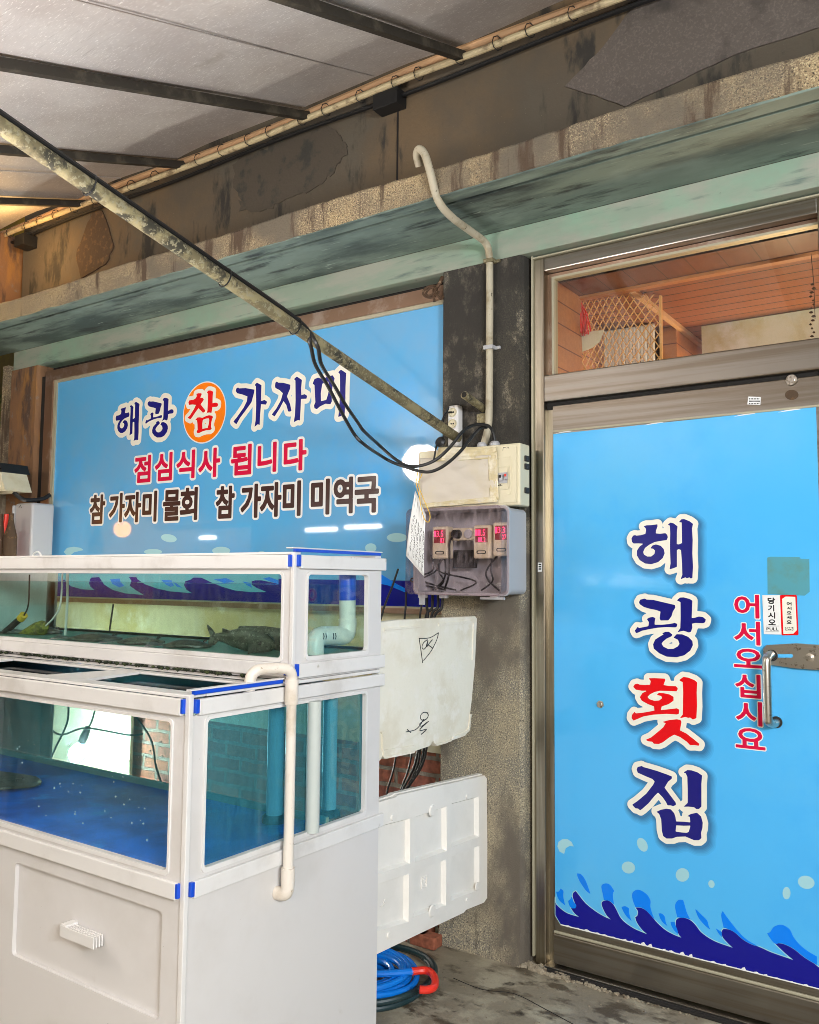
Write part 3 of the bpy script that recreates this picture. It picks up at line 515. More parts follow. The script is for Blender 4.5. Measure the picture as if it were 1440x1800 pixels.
# ---------------------------------------------------------------- the door
door = bpy.data.objects.new('door', None); col.objects.link(door); door.parent = shop; door.location = (.5, .05, 0)
MB().box(-1.5, .6, .09, .2, 2.6, 2.668).build('head_gap', 'gap', door)
fr = MB(); fr.mi = 0
fr.box(-1.480, -1.437, .050, .17, 0.0, 2.655, .004, 0).box(-.463, -.415, .050, .17, 0.0, 2.655, .004, 0)
fr.box(-1.437, -.463, .0505, .17, 2.602, 2.655, .004, 1).box(-1.437, -.463, .046, .17, 2.087, 2.190, .004, 1)
fr.box(-1.4365, -.4635, .075, .17, 2.060, 2.087, 0, 2).box(-1.437, -1.415, .080, .17, 0, 2.06, 0, 0).box(-1.415, -1.4105, .088, .17, 0, 2.06, 0, 2)
fr.build('door_frame', ['steelv', 'steel', 'gap'], door)
ed = MB(); ed.box(-1.487, -1.480, .040, .12, 0.03, 2.668, .001); ed.box(-1.487, -.41, .041, .12, 2.656, 2.662); ed.build('sealant_line', 'bead', door)
b = MB(); b.prism([[(-1.437, 2.190), (-.463, 2.190), (-.463, 2.602), (-1.437, 2.602)], [(-1.420, 2.1905), (-.465, 2.1905), (-.465, 2.586), (-1.420, 2.586)]], 'Y', .090, .12); b.build('transom_reveal', 'bronze', door)
b = MB(); b.prism([[(-1.420, 2.1905), (-.465, 2.1905), (-.465, 2.586), (-1.420, 2.586)], [(-1.411, 2.192), (-.467, 2.192), (-.467, 2.577), (-1.411, 2.577)]], 'Y', .084, .12); b.build('transom_bead', 'bead', door)
MB().box(-1.412, -.468, .100, .104, 2.19, 2.578).build('transom_glass', 'pane', door)
lf_ = MB(); LX0, LX1 = -1.410, -.470
lf_.box(LX0, LX1, .066, .11, .020, 2.072, .003); lf_.build('door_leaf', 'steel', door)
lr = MB(); lr.box(LX0+.001, LX1, .052, .0655, .020, .124, .004); lr.build('bottom_rail', 'steel', door); MB().box(LX0+.001, LX1, .056, .0655, .1242, .134, .003).build('rail_bead', 'bead', door); MB().box(LX0+.002, LX1, .061, .0655, 1.968, 1.976, .002).build('rail_bead', 'bead', door)
box('threshold', 'steel', door, -1.437, -.463, .03, .17, 0.001, .014)
# film of the door
DM = ['film', 'cream', 'navy', 'red', 'crimson', 'white', 'deep', 'azure', 'foam', 'sh0', 'sh1', 'sh2', 'sh3', 'sh4', 'sh5', 'tapemark', 'tealp', 'peel']; DI = {n: i for i, n in enumerate(DM)}
DY = .0645; dm = MB()
dm.prism([[(LX0+.004, 1.962), (-.51, 1.970), (-.485, 1.968), (-.485, .160), (-1.384, .158), (LX0+.004, .185)]], 'Y', DY, DY+.0012, 0)
def dpoly(pts, org, sc, ink, lay): dm.prism([pxY(pts, DY, org, sc)], 'Y', DY-.00035*lay, DY-.00035*lay+.0002, DI[ink])
A, B = ((960, 1520), 6), ((1180, 1540), 5.538)
def cv(pts, o): return [(o[0][0]+x/o[1], o[0][1]+y/o[1]) for x, y in pts]
def smooth(pts, n=3):     # light Catmull-Rom on the traced outline, corners kept where it turns sharply
    out = []
    for i in range(len(pts)):
        a, b_, c, d = (Vector((*pts[(i+k) % len(pts)], 0)) for k in (-1, 0, 1, 2))
        s1 = (b_-a).angle(c-b_, 0) > 1.0; s2 = (c-b_).angle(d-c, 0) > 1.0
        if s1: a = b_-(c-b_)
        if s2: d = c+(c-b_)
        for k in range(n):
            t = k/n; q = .5*((2*b_)+(c-a)*t+(2*a-5*b_+4*c-d)*t*t+(3*b_-a-3*c+d)*t**3); out.append((q.x, q.y))
    return out
wave = cv([(58,335),(90,395),(150,460),(230,515),(350,552),(300,510),(262,455),(300,460),(318,440),(300,390),(283,340),(287,300),(315,278),(345,318),(420,410),(520,490),(610,545),(685,578),(645,540),(610,480),(588,420),(595,392),(625,378),(665,382),(710,420),(745,480),(790,565),(860,630),(950,685),(1065,732),(1010,680),(960,610),(942,555),(966,535),(970,490),(945,452),(1000,455),(1050,480),(1110,540),(1170,610),(1260,690),(1350,740),(1428,770)], A)
wave += cv([(72,562),(48,490),(50,430),(85,407),(140,410),(195,435),(240,480),(290,545),(370,605),(460,650),(600,698),(540,640),(500,590),(493,540),(510,515),(560,520),(620,550),(700,620),(780,665),(870,695),(980,745),(1190,817),(1110,750),(1015,660),(1060,655),(1120,672),(1200,715),(1300,795),(1440,880)], B)
wuv = [tuple(onY(x, y, DY)[[0, 2]]) for x, y in smooth(wave, 3)[:-3]]
wuv = [(max(u, LX0+.005), v) for u, v in wuv]+[(-.486, wuv[-1][1]-.03), (-.486, .161), (-1.384, .159), (LX0+.005, .186)]
dm.prism([wuv], 'Y', DY-.0007, DY-.0005, DI['deep'])
hw = segs([wuv]); fill(dm, hw, .0028, 'Y', DY-.00035, DI['foam'], .003)
for o, pts in ((A, [(108,285),(135,282),(157,250),(185,280),(182,330),(198,408),(205,430),(150,385),(120,335)]), (A, [(268,338),(280,350),(290,385),(320,430),(310,460),(270,458),(245,425),(235,382),(262,360)]), (A, [(328,92),(370,100),(410,150),(440,220),(470,310),(420,270),(365,190),(335,130)]),
    (A, [(612,374),(600,310),(585,240),(595,210),(635,197),(680,215),(722,280),(708,300),(708,350),(720,425),(700,405),(665,380),(625,376)]), (A, [(798,447),(835,437),(875,458),(880,520),(905,597),(850,545),(815,490)]), (A, [(945,450),(915,370),(912,300),(955,265),(1010,275),(1070,320),(1103,380),(1102,440),(1120,510),(1150,585),(1110,538),(1050,478),(1000,452)]),
    (A, [(1188,515),(1220,515),(1255,550),(1262,600),(1282,648),(1235,610),(1205,565)]), (A, [(1315,605),(1360,603),(1368,640),(1390,700),(1392,730),(1350,690),(1322,640)]), (B, [(60,400),(40,310),(45,265),(75,232),(118,233),(135,290),(155,360),(190,425),(140,408),(85,405)]), (B, [(235,325),(250,330),(290,370),(350,430),(365,480),(382,522),(330,480),(270,410)]),
    (B, [(435,508),(470,530),(492,545),(495,595),(460,555)]), (B, [(512,502),(500,450),(488,380),(503,340),(530,380),(590,460),(660,545),(740,620),(860,690),(780,663),(700,618),(620,548),(560,518)]), (B, [(935,555),(965,545),(1000,495),(1060,473),(1110,485),(1160,525),(1190,590),(1250,665),(1330,730),(1420,782),(1420,866),(1300,792),(1200,712),(1120,670),(1060,653),(1012,658),(965,605)])):
    dm.prism([[tuple(onY(x, y, DY)[[0, 2]]) for x, y in smooth(cv(pts, o), 3)]], 'Y', DY-.0010, DY-.0008, DI['azure'])
for bb in ((1129.5, 1485, 8.5, 13, -28), (1105, 1525, 12, 10.5, 15), (1200, 1538, 12, 12), (1251, 1554, 5.5, 7, -15), (1417.6, 1551, 15, 11.5, 15), (1383, 1570, 7, 11)): dm.prism([pxY(blob(*bb), DY)], 'Y', DY-.0007, DY-.0005, DI['foam'])
dm.prism([pxY([(980, 1488), (982, 1480), (989, 1475), (998, 1475), (1005, 1480), (1009, 1488), (1002, 1487), (995, 1491), (992, 1501), (984, 1497)], DY)], 'Y', DY-.0007, DY-.0005, DI['foam'])
for q_, (loops, org, ink) in enumerate(((HAE, (1090, 890), 'navy'), (GWANG, (1090, 1030), 'navy'), (HOET, (1090, 1170), 'red'), (JIP, (1090, 1330), 'navy'))):
    brush(dm, segs([pxY(l, DY, org, 8.47) for l in loops]), DY, ink, DI, 1.1+.22*q_, .0185, True)
line(dm, [('어',153,350,410,595),('서',152,358,632,818),('오',150,383,860,1008),('십',162,362,1072,1258),('시',167,375,1298,1488),('요',164,400,1522,1683)], DY, (1260, 960), 4.737, 'crimson', DI, 2, .0022, .0055)
dm.prism([pxY([(422, 96), (450, 88), (690, 90), (700, 105), (772, 108), (775, 380), (735, 412), (425, 400)], DY, (1260, 960), 4.737)], 'Y', DY-.0006, DY-.0004, DI['tapemark'])
# torn edges of the film
rnd = random.Random(4)
for k in range(26):
    x = -1.36+k*.034+rnd.uniform(-.01, .01); h_ = rnd.choice([.003, .004, .006, .011]); dm.prism([[(x, .1585), (x+rnd.uniform(.012, .03), .1585), (x+.012, .1585+h_), (x+.004, .1585+h_*.6)]], 'Y', DY-.0016, DY-.0012, DI['peel'])
dm.prism([[(-1.385, .1555), (-.486, .1575), (-.486, .161), (-1.385, .1595)]], 'Y', DY-.0012, DY-.0009, DI['peel'])
for x in (-1.40, -1.05, -.74, -.60): dm.prism([[(x, 1.9625), (x+.07, 1.966), (x+.06, 1.970), (x+.02, 1.9665)]], 'Y', DY-.0012, DY-.0009, DI['peel'])
dm.build('door_film', DM, door)
# stickers
st = MB(); SMs = ['white', 'black', 'red', 'cream']; SI = {n: i for i, n in enumerate(SMs)}
SY = .0625
def spoly(pts, k, ink): st.prism([pxY(pts, SY, (1260, 960), 4.737)], 'Y', SY-.00035*k, SY-.00035*k+.0003, SI[ink])
spoly([(380, 408), (527, 408), (541, 737), (393, 733)], 0, 'white')
line(st, [('당',427,485,430,480),('기',430,478,492,542),('시',430,486,552,602),('오',432,492,612,656)], SY, (1260, 960), 4.737, 'black', SI, 0, .0008, 0)
for ch, a, b_ in (('P', 416, 438), ('U', 442, 466), ('L', 471, 491), ('L', 495, 515)): fill(st, gl_px(ch, SY, a, b_, 678, 702, (1260, 960), 4.737), .0004, 'Y', SY-.0004, SI['black'], .001)
for y in (664, 712): spoly([(408, y), (522, y), (522, y+3), (408, y+3)], 1, 'black')
st.build('pull_sticker', SMs, door)
st = MB()
spoly([(528, 410), (545, 406), (662, 406), (668, 415), (682, 735), (672, 742), (548, 743), (540, 735)], 0, 'red')
spoly([(545, 440), (575, 420), (655, 422), (668, 700), (640, 728), (556, 732)], 1, 'cream')
for ch, yt, yb in (('어', 466, 494), ('서', 505, 531), ('오', 542, 568), ('세', 580, 608), ('요', 618, 646)): fill(st, gl_px(ch, SY, 585, 623, yt, yb, (1260, 960), 4.737), .0005, 'Y', SY-.0009, SI['black'], .001)
for row, yt, yb in (('LOTTE', 674, 686), ('CARD', 690, 703)):
    n = len(row); x0 = 572; wdt = 72/n
    for i, ch in enumerate(row): fill(st, gl_px(ch, SY, x0+i*wdt, x0+(i+.8)*wdt, yt, yb, (1260, 960), 4.737), .0002, 'Y', SY-.0009, SI['black'], .0008)
st.build('card_sticker', SMs, door)
s2 = MB(); s2.prism([pxY([(1316, 697), (1338, 698), (1337, 712), (1314, 711)], .064)], 'Y', .0655-.0025, .0655-.002)
rnd = random.Random(8)
for r_ in range(3):
    for i in range(7 if r_ != 1 else 10): x = 1317.5+i*(2.7 if r_ != 1 else 1.9); y = 700+r_*4.2; s2.prism([pxY([(x, y), (x+1.5, y), (x+1.5, y+2.2), (x, y+2.2)], .064)], 'Y', .0655-.0030, .0655-.0027, 1)
s2.build('inspection_sticker', ['white', 'black'], door)
s3 = MB(); s3.prism([pxY([(946, 989), (953, 989), (953, 1005), (946, 1005)], .05)], 'Y', .0480, .0485)
for y in (991, 995, 999): s3.prism([pxY([(947.5, y), (952, y), (952, y+2.4), (947.5, y+2.4)], .05)], 'Y', .0475, .0478, 1)
s3.build('maker_sticker', ['white', 'black'], door)
# lock cylinder on the top rail, rust mark, round-head bolt
c = onY(1392, 668, .066); lk = MB(); lk.lathe([(.0001, -.004), (.017, -.004), (.019, 0), (.0001, .001)], (c[0], .064, c[2]), (0, 1, 0), 24); lk.lathe([(.0001, -.009), (.011, -.009), (.012, -.003), (.0001, -.003)], (c[0], .064, c[2]), (0, 1, 0), 24); lk.build('lock_cylinder', 'chrome', door, True)
MB().prism([pxY(blob(1392, 694, 12, 9, 0, 14), .0655)], 'Y', .0650, .0658).build('rust_mark', 'patchb', door)
c = onY(1056, 1238, .066); MB().lathe([(.0001, -.012), (.008, -.011), (.009, -.004), (.014, -.003), (.014, 0), (.0001, 0)], (c[0], .064, c[2]), (0, 1, 0), 6).build('bolt', 'chrome', door)
# handle plate and pull
hp = MB(); z0 = onY(1400, 1160, .05)[2]
oq = [(1342, 1141), (1348, 1134), (1400, 1131), (1440, 1134), (1440, 1178), (1400, 1175), (1350, 1168), (1343, 1160)]
uv = pxY(oq, .05); uv = [u for u in uv]; uv[3] = (-.476, uv[3][1]); uv[4] = (-.476, uv[4][1]); hp.prism([uv], 'Y', .048, .0625)
hp.prism([[(u*.9+(.1)*(-.55), v*.8+.2*z0) for u, v in uv]], 'Y', .045, .048)
hp.build('handle_plate', 'chrome', door)
c = onY(1424, 1156, .05); MB().lathe([(.0001, -.010), (.006, -.010), (.007, -.004), (.013, -.003), (.0135, .002), (.0001, .002)], (c[0], .044, c[2]), (0, 1, 0), 24).build('key_cylinder', 'chrome', door, True)
MB().prism([pxY(rrect(1366, 1394, 1150, 1156, 2.5), .045)], 'Y', .0440, .0448).build('plate_slot', 'film', door)
h0 = onY(1356, 1152, .05); h1 = onY(1362, 1270, .05)
hd = MB(); hd.tube([(h0[0]+.004, .055, h0[2]), (h0[0]+.001, .035, h0[2]+.003), (h0[0]-.004, .012, h0[2]-.006), (h0[0]-.005, .004, h0[2]-.03), (h1[0]-.010, .004, h1[2]+.03), (h1[0]-.008, .012, h1[2]+.006), (h1[0], .035, h1[2]-.002), (h1[0]+.003, .062, h1[2])], .0135, 14, 6)
hd.build('door_handle', 'chrome', door, True)
for h_ in (h0, h1): MB().lathe([(.0001, 0), (.0185, 0), (.0185, .006), (.0001, .006)], (h_[0]+.003, .056 if h_ is h1 else .040, h_[2]), (0, 1, 0), 18).build('handle_ferrule', 'dark', door)
# crumbled mortar along the threshold
mm = MB(); rnd = random.Random(12)
for k in range(150):
    t = rnd.random()**1.3; x = -1.47+t*.62; s_ = rnd.uniform(.003, .012)*(1.3-t); y = -.004+rnd.uniform(-.012, .012)+.012*(1-t); mm.lathe([(.0001, 0), (s_, .001), (s_*.8, s_*.7), (.0001, s_)], (x, y, .0), (rnd.uniform(-.3, .3), rnd.uniform(-.3, .3), 1), 6)
for k in range(46):
    x = -1.50+rnd.uniform(-.03, .08); s_ = rnd.uniform(.006, .018); mm.lathe([(.0001, 0), (s_, .001), (s_*.8, s_*.6), (.0001, s_)], (x, .03+rnd.uniform(-.03, .02), .0), (rnd.uniform(-.3, .3), rnd.uniform(-.3, .3), 1), 6)
mm.build('crumbled_mortar', 'mortar', shop)
ms = MB(); ms.box(-1.437, -.46, .004, .03, .0005, .010, .003); ms.build('threshold_mortar', 'gap', shop)
# ---------------------------------------------------------------- room seen through the transom
MB().box(-1.55, 0.2, .171, .395, 2.60, 2.66).build('soffit_panel', 'soff', shop)
MB().box(-1.55, 0.2, .395, .43, 2.588, 2.66).build('soffit_edge', 'plyw', shop)
MB().box(-1.55, 0.2, .43, 2.6, 2.605, 2.66).build('room_ceiling', 'ply', shop)
MB().box(-1.30, -1.235, 1.05, 2.6, 1.2, 2.604).build('room_side_wall', 'plyw', shop)
MB().box(-1.234, -1.21, .43, 2.6, 2.585, 2.604).build('ceiling_moulding', 'rolled', shop)
MB().box(-1.56, 0.25, 2.6, 2.66, 1.0, 2.66).box(-1.60, -1.551, .171, 2.6, 1.0, 2.66).box(.2, .26, .171, 2.6, 1.0, 2.66).build('room_wall', 'plyw', shop)
MB().box(-1.484, -1.44, .171, .42, 1.0, 2.60).build('inner_jamb', 'plyw', shop)
MB().box(-1.139, -.45, 1.12, 1.5, 2.36, 2.604).build('curtain_box', 'creamwall', shop)
MB().box(-1.6, .26, .171, 2.66, .98, 1.0).build('light_leak_panel', 'dark', shop)  # added panel above the real floor, stops room light leaking downward
# ---------------------------------------------------------------- things inside the room
t = thing('lattice_screen', (-1.3, .55, 2.2), 'amber diamond lattice screen hanging inside, seen through the glass above the door', 'lattice')
mb = MB()
for k in range(-12, 26):
    for s_ in (1, -1):
        # strips in the plane y=.55, clipped to the panel
        x0 = -1.56+k*.027; a = (x0, 2.15) if s_ > 0 else (x0+.26, 2.15); b = (x0+.26, 2.62) if s_ > 0 else (x0, 2.62)
        pts = []
        for q in np.linspace(0, 1, 60):
            x = a[0]+(b[0]-a[0])*q; z = a[1]+(b[1]-a[1])*q
            if -1.55 < x < -1.150: pts.append((x, .46+.003*s_+2.6*max(0, x+1.36)**2+1.2*max(0, -1.44-x)**2, z))
        if len(pts) > 8: mb.tube(pts[::6]+[pts[-1]], .0026, 4)
mb.build('lattice', 'lattice', t)
MB().box(-1.156, -1.148, .565, .585, 2.15, 2.60).build('edge_strip', 'lattice', t)
gl = MB(); gl.box(-1.54, -1.30, 1.0, 1.03, 2.2, 2.588)
rn = random.Random(2)
tt = thing('striped_curtain', (-1.42, .95, 2.2), 'pale curtain behind the amber lattice screen', 'curtain')
cu = MB()
for k in range(14):
    x = -1.548+k*.018; cu.tube([(x, .95+.01*math.sin(k*2), 2.10), (x+.004, .95-.01*math.sin(k*3), 2.35), (x, .95, 2.60)], .010, 6)
cu.build('curtain_folds', 'cream', tt)
t = thing('red_tassel', (-1.42, .42, 2.40), 'red fringed tassel hanging inside the left end of the glass above the door', 'ornament')
mb = MB(); rn = random.Random(5)
top = Vector(onY(1011, 524, .42)); bx0 = onY(1001, 590, .42); bx1 = onY(1038, 583, .42)
for k in range(22):
    q = k/21; x = bx0[0]+(bx1[0]-bx0[0])*q; z = bx0[2]+rn.uniform(-.01, .008); mb.tube([(top.x-.015+.03*q, .42, top.z), (x*.8+.2*top.x, .42+rn.uniform(-.02, .02), (z+top.z)/2), (x, .42+rn.uniform(-.03, .03), z)], [.002, .003, .0035], 5)
mb.build('fringe', 'redp', t)
mb = MB()
for k in range(16): mb.lathe([(.0001, -.006), (.007, -.003), (.007, .003), (.0001, .006)], (onY(1010, 590, .42)[0]+.006*math.sin(k*2.1), .42+.006*math.cos(k), bx0[2]-.012-k*.0095), (rn.uniform(-1, 1), rn.uniform(-1, 1), 1), 7)
mb.build('bead_string', 'patchb', t)
t = thing('gold_ornament_card', (-1.36, .44, 2.38), 'dotted golden card hanging beside the red tassel', 'ornament')
MB().prism([pxY([(1022, 588), (1040, 582), (1062, 580), (1055, 600), (1040, 612), (1024, 618)], .44)], 'Y', .44, .443).build('card', 'ivory', t)
t = thing('dark_bead_string', (-.52, .3, 2.3), 'thin string of dark beads inside the right end of the glass above the door', 'ornament')
mb = MB(); p0 = onY(1426, 446, .3); mb.tube([tuple(p0), tuple(onY(1431, 500, .3)), tuple(onY(1433, 560, .3))], .0012, 5)
for k in range(14): q = onY(1428+3*math.sin(k*1.7), 500+k*7, .3); mb.lathe([(.0001, -.005), (.006+.002*math.sin(k), 0), (.0001, .005)], q, (0, .3, 1), 7)
mb.build('beads', 'patchb', t)

# ---------------------------------------------------------------- awning
SL = .345
def cz(y, lift=0): return 3.545+SL*y+lift
aw = thing('awning', (-2, -1.9, 2.9), 'grey woven tarpaulin awning on dark rusted purlins over the shop front', 'awning')
mb = MB(); NX, NYY = 120, 44; ax0, ax1 = -9.0, 3.4; ylo = -4.3
vs = []
purx = [-9.2, -8.4, -7.6, -6.77, -5.94, -5.10, -4.258, -3.419, -2.567, -1.742, -.915, -.09, .74, 1.57, 2.4, 3.2]
for i in range(NX+1):
    x = ax0+(ax1-ax0)*i/NX; dmin = min(abs(x-p) for p in purx)
    for j in range(NYY+1):
        y = ylo+(-.10-ylo)*j/NYY; lift = .030+.018*math.sin(min(dmin/.42, 1)*math.pi/2)+.004*math.sin(x*9+y*3)
        vs.append((x, y, cz(y, lift)))
fs = [(i*(NYY+1)+j, (i+1)*(NYY+1)+j, (i+1)*(NYY+1)+j+1, i*(NYY+1)+j+1) for i in range(NX) for j in range(NYY)]
mb.add(vs, fs); mb.build('tarpaulin', 'tarp', aw, True)
mb = MB()
for x in (-2.15, -3.85, -.5, -5.5): mb.tube([(x, ylo, cz(ylo, .040)), (x+.01, -2, cz(-2, .040)), (x, -.12, cz(-.12, .042))], .0035, 5)
mb.build('sewn_seam', 'tarp', aw)
for x in purx[3:15]:
    mb = MB(); d = .015
    mb.add([(x-d, -.06, cz(-.06, -.018)), (x+d, -.06, cz(-.06, -.018)), (x+d, -.06, cz(-.06, .018)), (x-d, -.06, cz(-.06, .018)), (x-d, ylo, cz(ylo, -.018)), (x+d, ylo, cz(ylo, -.018)), (x+d, ylo, cz(ylo, .018)), (x-d, ylo, cz(ylo, .018))], [(0, 1, 2, 3), (4, 7, 6, 5), (0, 4, 5, 1), (1, 5, 6, 2), (2, 6, 7, 3), (3, 7, 4, 0)])
    mb.build('purlin', 'purlin', aw)
rn = random.Random(9); pts = [(x, -.075+rn.uniform(-.006, .006), 3.505+.008*math.sin(x*2.3)) for x in np.linspace(-9, 3.4, 40)]
MB().tube(pts, .014, 10, 3).build('edge_pipe', 'rope', aw, True)
pts = [(x, -.055, 3.548+.010*math.sin(x*3+1)) for x in np.linspace(-9, 3.4, 40)]
MB().tube(pts, .017, 8, 2).build('rolled_edge', 'rolled', aw, True)
MB().tube([(x, -.03, 3.482+.006*math.sin(x*4)) for x in np.linspace(-9, 3.4, 50)], .010, 6, 2).build('edge_cable', 'cable', aw, True)
for k in range(44):
    mb = MB(); x = -6+k*.17+rn.uniform(-.03, .03); mb.tube([(x+.025*math.sin(a)*.5, -.075+.020*math.sin(a), 3.512+.030*math.cos(a)) for a in np.linspace(0, 2*math.pi, 9)], .002, 5); mb.build('lashing', 'cable', aw)
box('wall_bracket', 'dark', aw, -2.19, -2.06, -.07, .0, 3.43, 3.50)
box('wall_bracket', 'dark', aw, -4.90, -4.80, -.09, .0, 3.40, 3.47)
S0 = Vector((-1.775, -.03, 1.965)); S1 = Vector((-1.785, -2.82, 2.578))
MB().tube([S0, S1], .0200, 14).build('brace_pipe', 'galv', aw, True)
MB().box(-9, 3.4, -4.33, -4.27, cz(-4.3, -.05), cz(-4.3, .02)).build('front_beam', 'purlin', aw)
# cables lashed to the brace
def cable(pts, r, label, grp='black cables around the pillar', name='power_cable', mat='cable', sm=8, cat='cable'):
    o = MB().tube(pts, r, 8, sm).build(name, mat, None, True); return tag(o, label, cat, grp)
tag(MB().tube([Vector(S0.lerp(S1, q_))+Vector((-.004, 0, .030)) for q_ in (.36, .5, .7, .9, 1.0)], .0085, 8, 4).build('thick_cable', 'cable', None, True), 'thickest black cable lying on top of the upper half of the brace pipe', 'cable')
def sp(t, dz=.026, dx=0): p = S0.lerp(S1, t); return (p.x+dx, p.y, p.z+dz)
def yp(px, py, y): return tuple(onY(px, py, y))
def tpx(px): # parameter on the brace whose projection has this x
    best = min(np.linspace(0, 1, 400), key=lambda t: abs((lambda v: 720+FPX*(v@RR)/(v@_f))(np.array(S0.lerp(S1, float(t)))-CAM)-px)); return float(best)
ta, tb = tpx(540), tpx(520)
yb = S0.lerp(S1, ta).y
def drop(pts, ys): return [yp(x, y, v) for (x, y), v in zip(pts, ys)]
cable([sp(1.0, .027), sp(.8, .026), sp(.5, .025), sp(tb, .024)]+drop([(556, 604), (565, 640), (588, 678), (606, 709), (630, 744), (640, 758), (665, 781), (691, 804), (717, 819), (742, 818), (768, 807), (793, 784), (814, 758), (834, 747), (857, 748), (866, 758), (870, 774)], [yb, yb*.95, yb*.85, yb*.75, yb*.65, yb*.55-.05, -.35, -.30, -.26, -.24, -.23, -.22, -.19, -.15, -.12, -.10, -.09]), .0062, 'upper and shorter black cable drooping from the brace pipe to the ivory box')
cable([sp(1.0, .021, .014), sp(.8, .018, .014), sp(.5, .020, .013), sp(tb, .018, .014)]+drop([(545, 604), (554, 640), (576, 678), (598, 720), (622, 762), (640, 781), (671, 802), (691, 813), (717, 822), (737, 828), (758, 829), (783, 817), (809, 794), (829, 769), (844, 753), (856, 751)], [yb, yb*.95, yb*.85, yb*.75, yb*.65, yb*.55-.05, -.37, -.32, -.28, -.26, -.25, -.24, -.21, -.17, -.13, -.1]), .0062, 'lower and longer black cable drooping from the brace pipe to the ivory box')
cable(drop([(775, 745), (781, 730), (787, 722), (789, 716)], [-.10, -.085, -.07, -.05])+[], .0030, 'thin dark cord between the brace pipe foot and the white socket strip')
cable(drop([(770, 775), (766, 790), (764, 802), (762, 812)], [-.13, -.14, -.14, -.13]), .0038, 'short dark cord hanging over the upper left corner of the ivory box')
o = MB().lathe([(.0001, 0), (.020, 0), (.022, .010), (.014, .018), (.0001, .018)], yp(776, 778, -.12), (0, -1, .3), 14).build('rubber_cap', 'dark', None, True); tag(o, 'round black rubber cap at the foot of the brace pipe', 'cap')
for i, px in enumerate((157, 520, 395)):
    p = S0.lerp(S1, tpx(px)); n = (S1-S0).normalized(); u = Vector((1, 0, 0)); v = n.cross(u); mb = MB()
    mb.tube([p+(u*.024*math.cos(a)+v*.028*math.sin(a))+Vector((0, 0, .004)) for a in np.linspace(0, 2*math.pi, 15)], .0022, 6, caps=False)
    tag(mb.build('cable_tie', 'cable', None), ['black cable tie on the brace pipe at its upper left end', 'black cable tie on the brace pipe where the two cables drop away', 'black cable tie half way along the brace pipe'][i], 'cable tie', 'cable ties on the brace pipe')
# ---------------------------------------------------------------- conduit
t = thing('conduit', (-1.64, -.03, 2), 'dirty beige flexible conduit running over the ledge and down the pillar', 'conduit')
pts = [(-1.73, -.385, 2.925), (-1.725, LY-.010, 2.955), (-1.700, LY-.030, 2.962), (-1.672, LY-.034, 2.93), (-1.652, LY-.028, 2.86), (-1.645, LY+.01, 2.775), (-1.645, -.30, 2.745), (-1.645, -.15, 2.738), (-1.640, -.055, 2.728), (-1.636, -.028, 2.69), (-1.636, -.022, 2.60), (-1.636, -.022, 2.3), (-1.637, -.022, 2.10), (-1.640, -.024, 2.0), (-1.65, -.04, 1.93)]
co = MB().tube(pts, .0145, 14, 5).build('conduit_tube', 'conduit', t, True)
for z in (2.66, 2.312): MB().box(-1.656, -1.614, -.040, -.002, z-.008, z+.008, .003).box(-1.618, -1.596, -.012, -.002, z-.006, z+.006, .002).build('clamp', 'greypl' if z < 2.5 else 'galv', t)
# ---------------------------------------------------------------- ivory distribution box on the pillar
t = thing('distribution_box', (-1.7, -.05, 1.8), 'ivory distribution box with a breaker window, mostly covered by taped paper', 'electrical box')
BZ0, BZ1 = 1.681, 1.915
box('box_body', 'ivory', t, -1.925, -1.470, -.085, -.006, BZ0, BZ1, bev=.006)
MB().prism([rrect(-1.915, -1.483, BZ0+.012, BZ1-.012, .008)], 'Y', -.090, -.0855).build('box_cover', 'ivory', t)
fx0, fx1 = onY(873, 830, -.09)[0], onY(899, 830, -.09)[0]; gx0, gx1 = onY(873, 830, -.09)[0]+.004, onY(895, 830, -.09)[0]
mb = MB(); mb.prism([rrect(fx0, fx1, 1.722, 1.868, .01), rrect(fx0+.004, fx1-.004, 1.728, 1.862, .008)], 'Y', -.0925, -.0895)
mb.prism([rrect(gx0, gx1, 1.742, 1.832, .008), rrect(gx0+.004, gx1-.004, 1.747, 1.827, .006)], 'Y', -.0945, -.0925); mb.build('breaker_frame', 'ivory', t)
MB().box(gx0+.006, gx1-.006, -.094, -.0915, 1.766, 1.806).build('breaker_recess', 'greypl', t)
for i, x in enumerate((gx0+.012, gx0+.034)): MB().box(x, x+.014, -.103, -.094, 1.774+.004*i, 1.800, .002, mi=0).box(x+.003, x+.011, -.107, -.103, 1.786+.003*i, 1.796+.003*i, .001, mi=1).build('breaker', ['greypl', 'redp' if i else 'black'], t)
mb = MB()
for i in range(7): mb.box(-1.586+i*.007, -1.582+i*.007, -.0945, -.0938, 1.757, 1.7585+.002*(i % 3))
for pts in ([(885, 786), (884, 792)], [(885, 787), (890, 786)], [(891, 788), (894, 786), (895, 789)]): mb.tube([yp(*q, -.0905) for q in pts], .0009, 4)
mb.build('pencil_mark', 'black', t)
for z in (1.74, 1.83, 1.86): MB().box(-1.482, -1.462, -.052, -.022, z-.011, z+.011, .003).build('knockout', 'dark', t)
for x in (-1.655, -1.600): MB().lathe([(.0001, 0), (.020, 0), (.020, .014), (.014, .022), (.0001, .022)], (x, -.045, BZ1-.001), (0, 0, 1), 12).build('cable_gland', 'greypl', t)
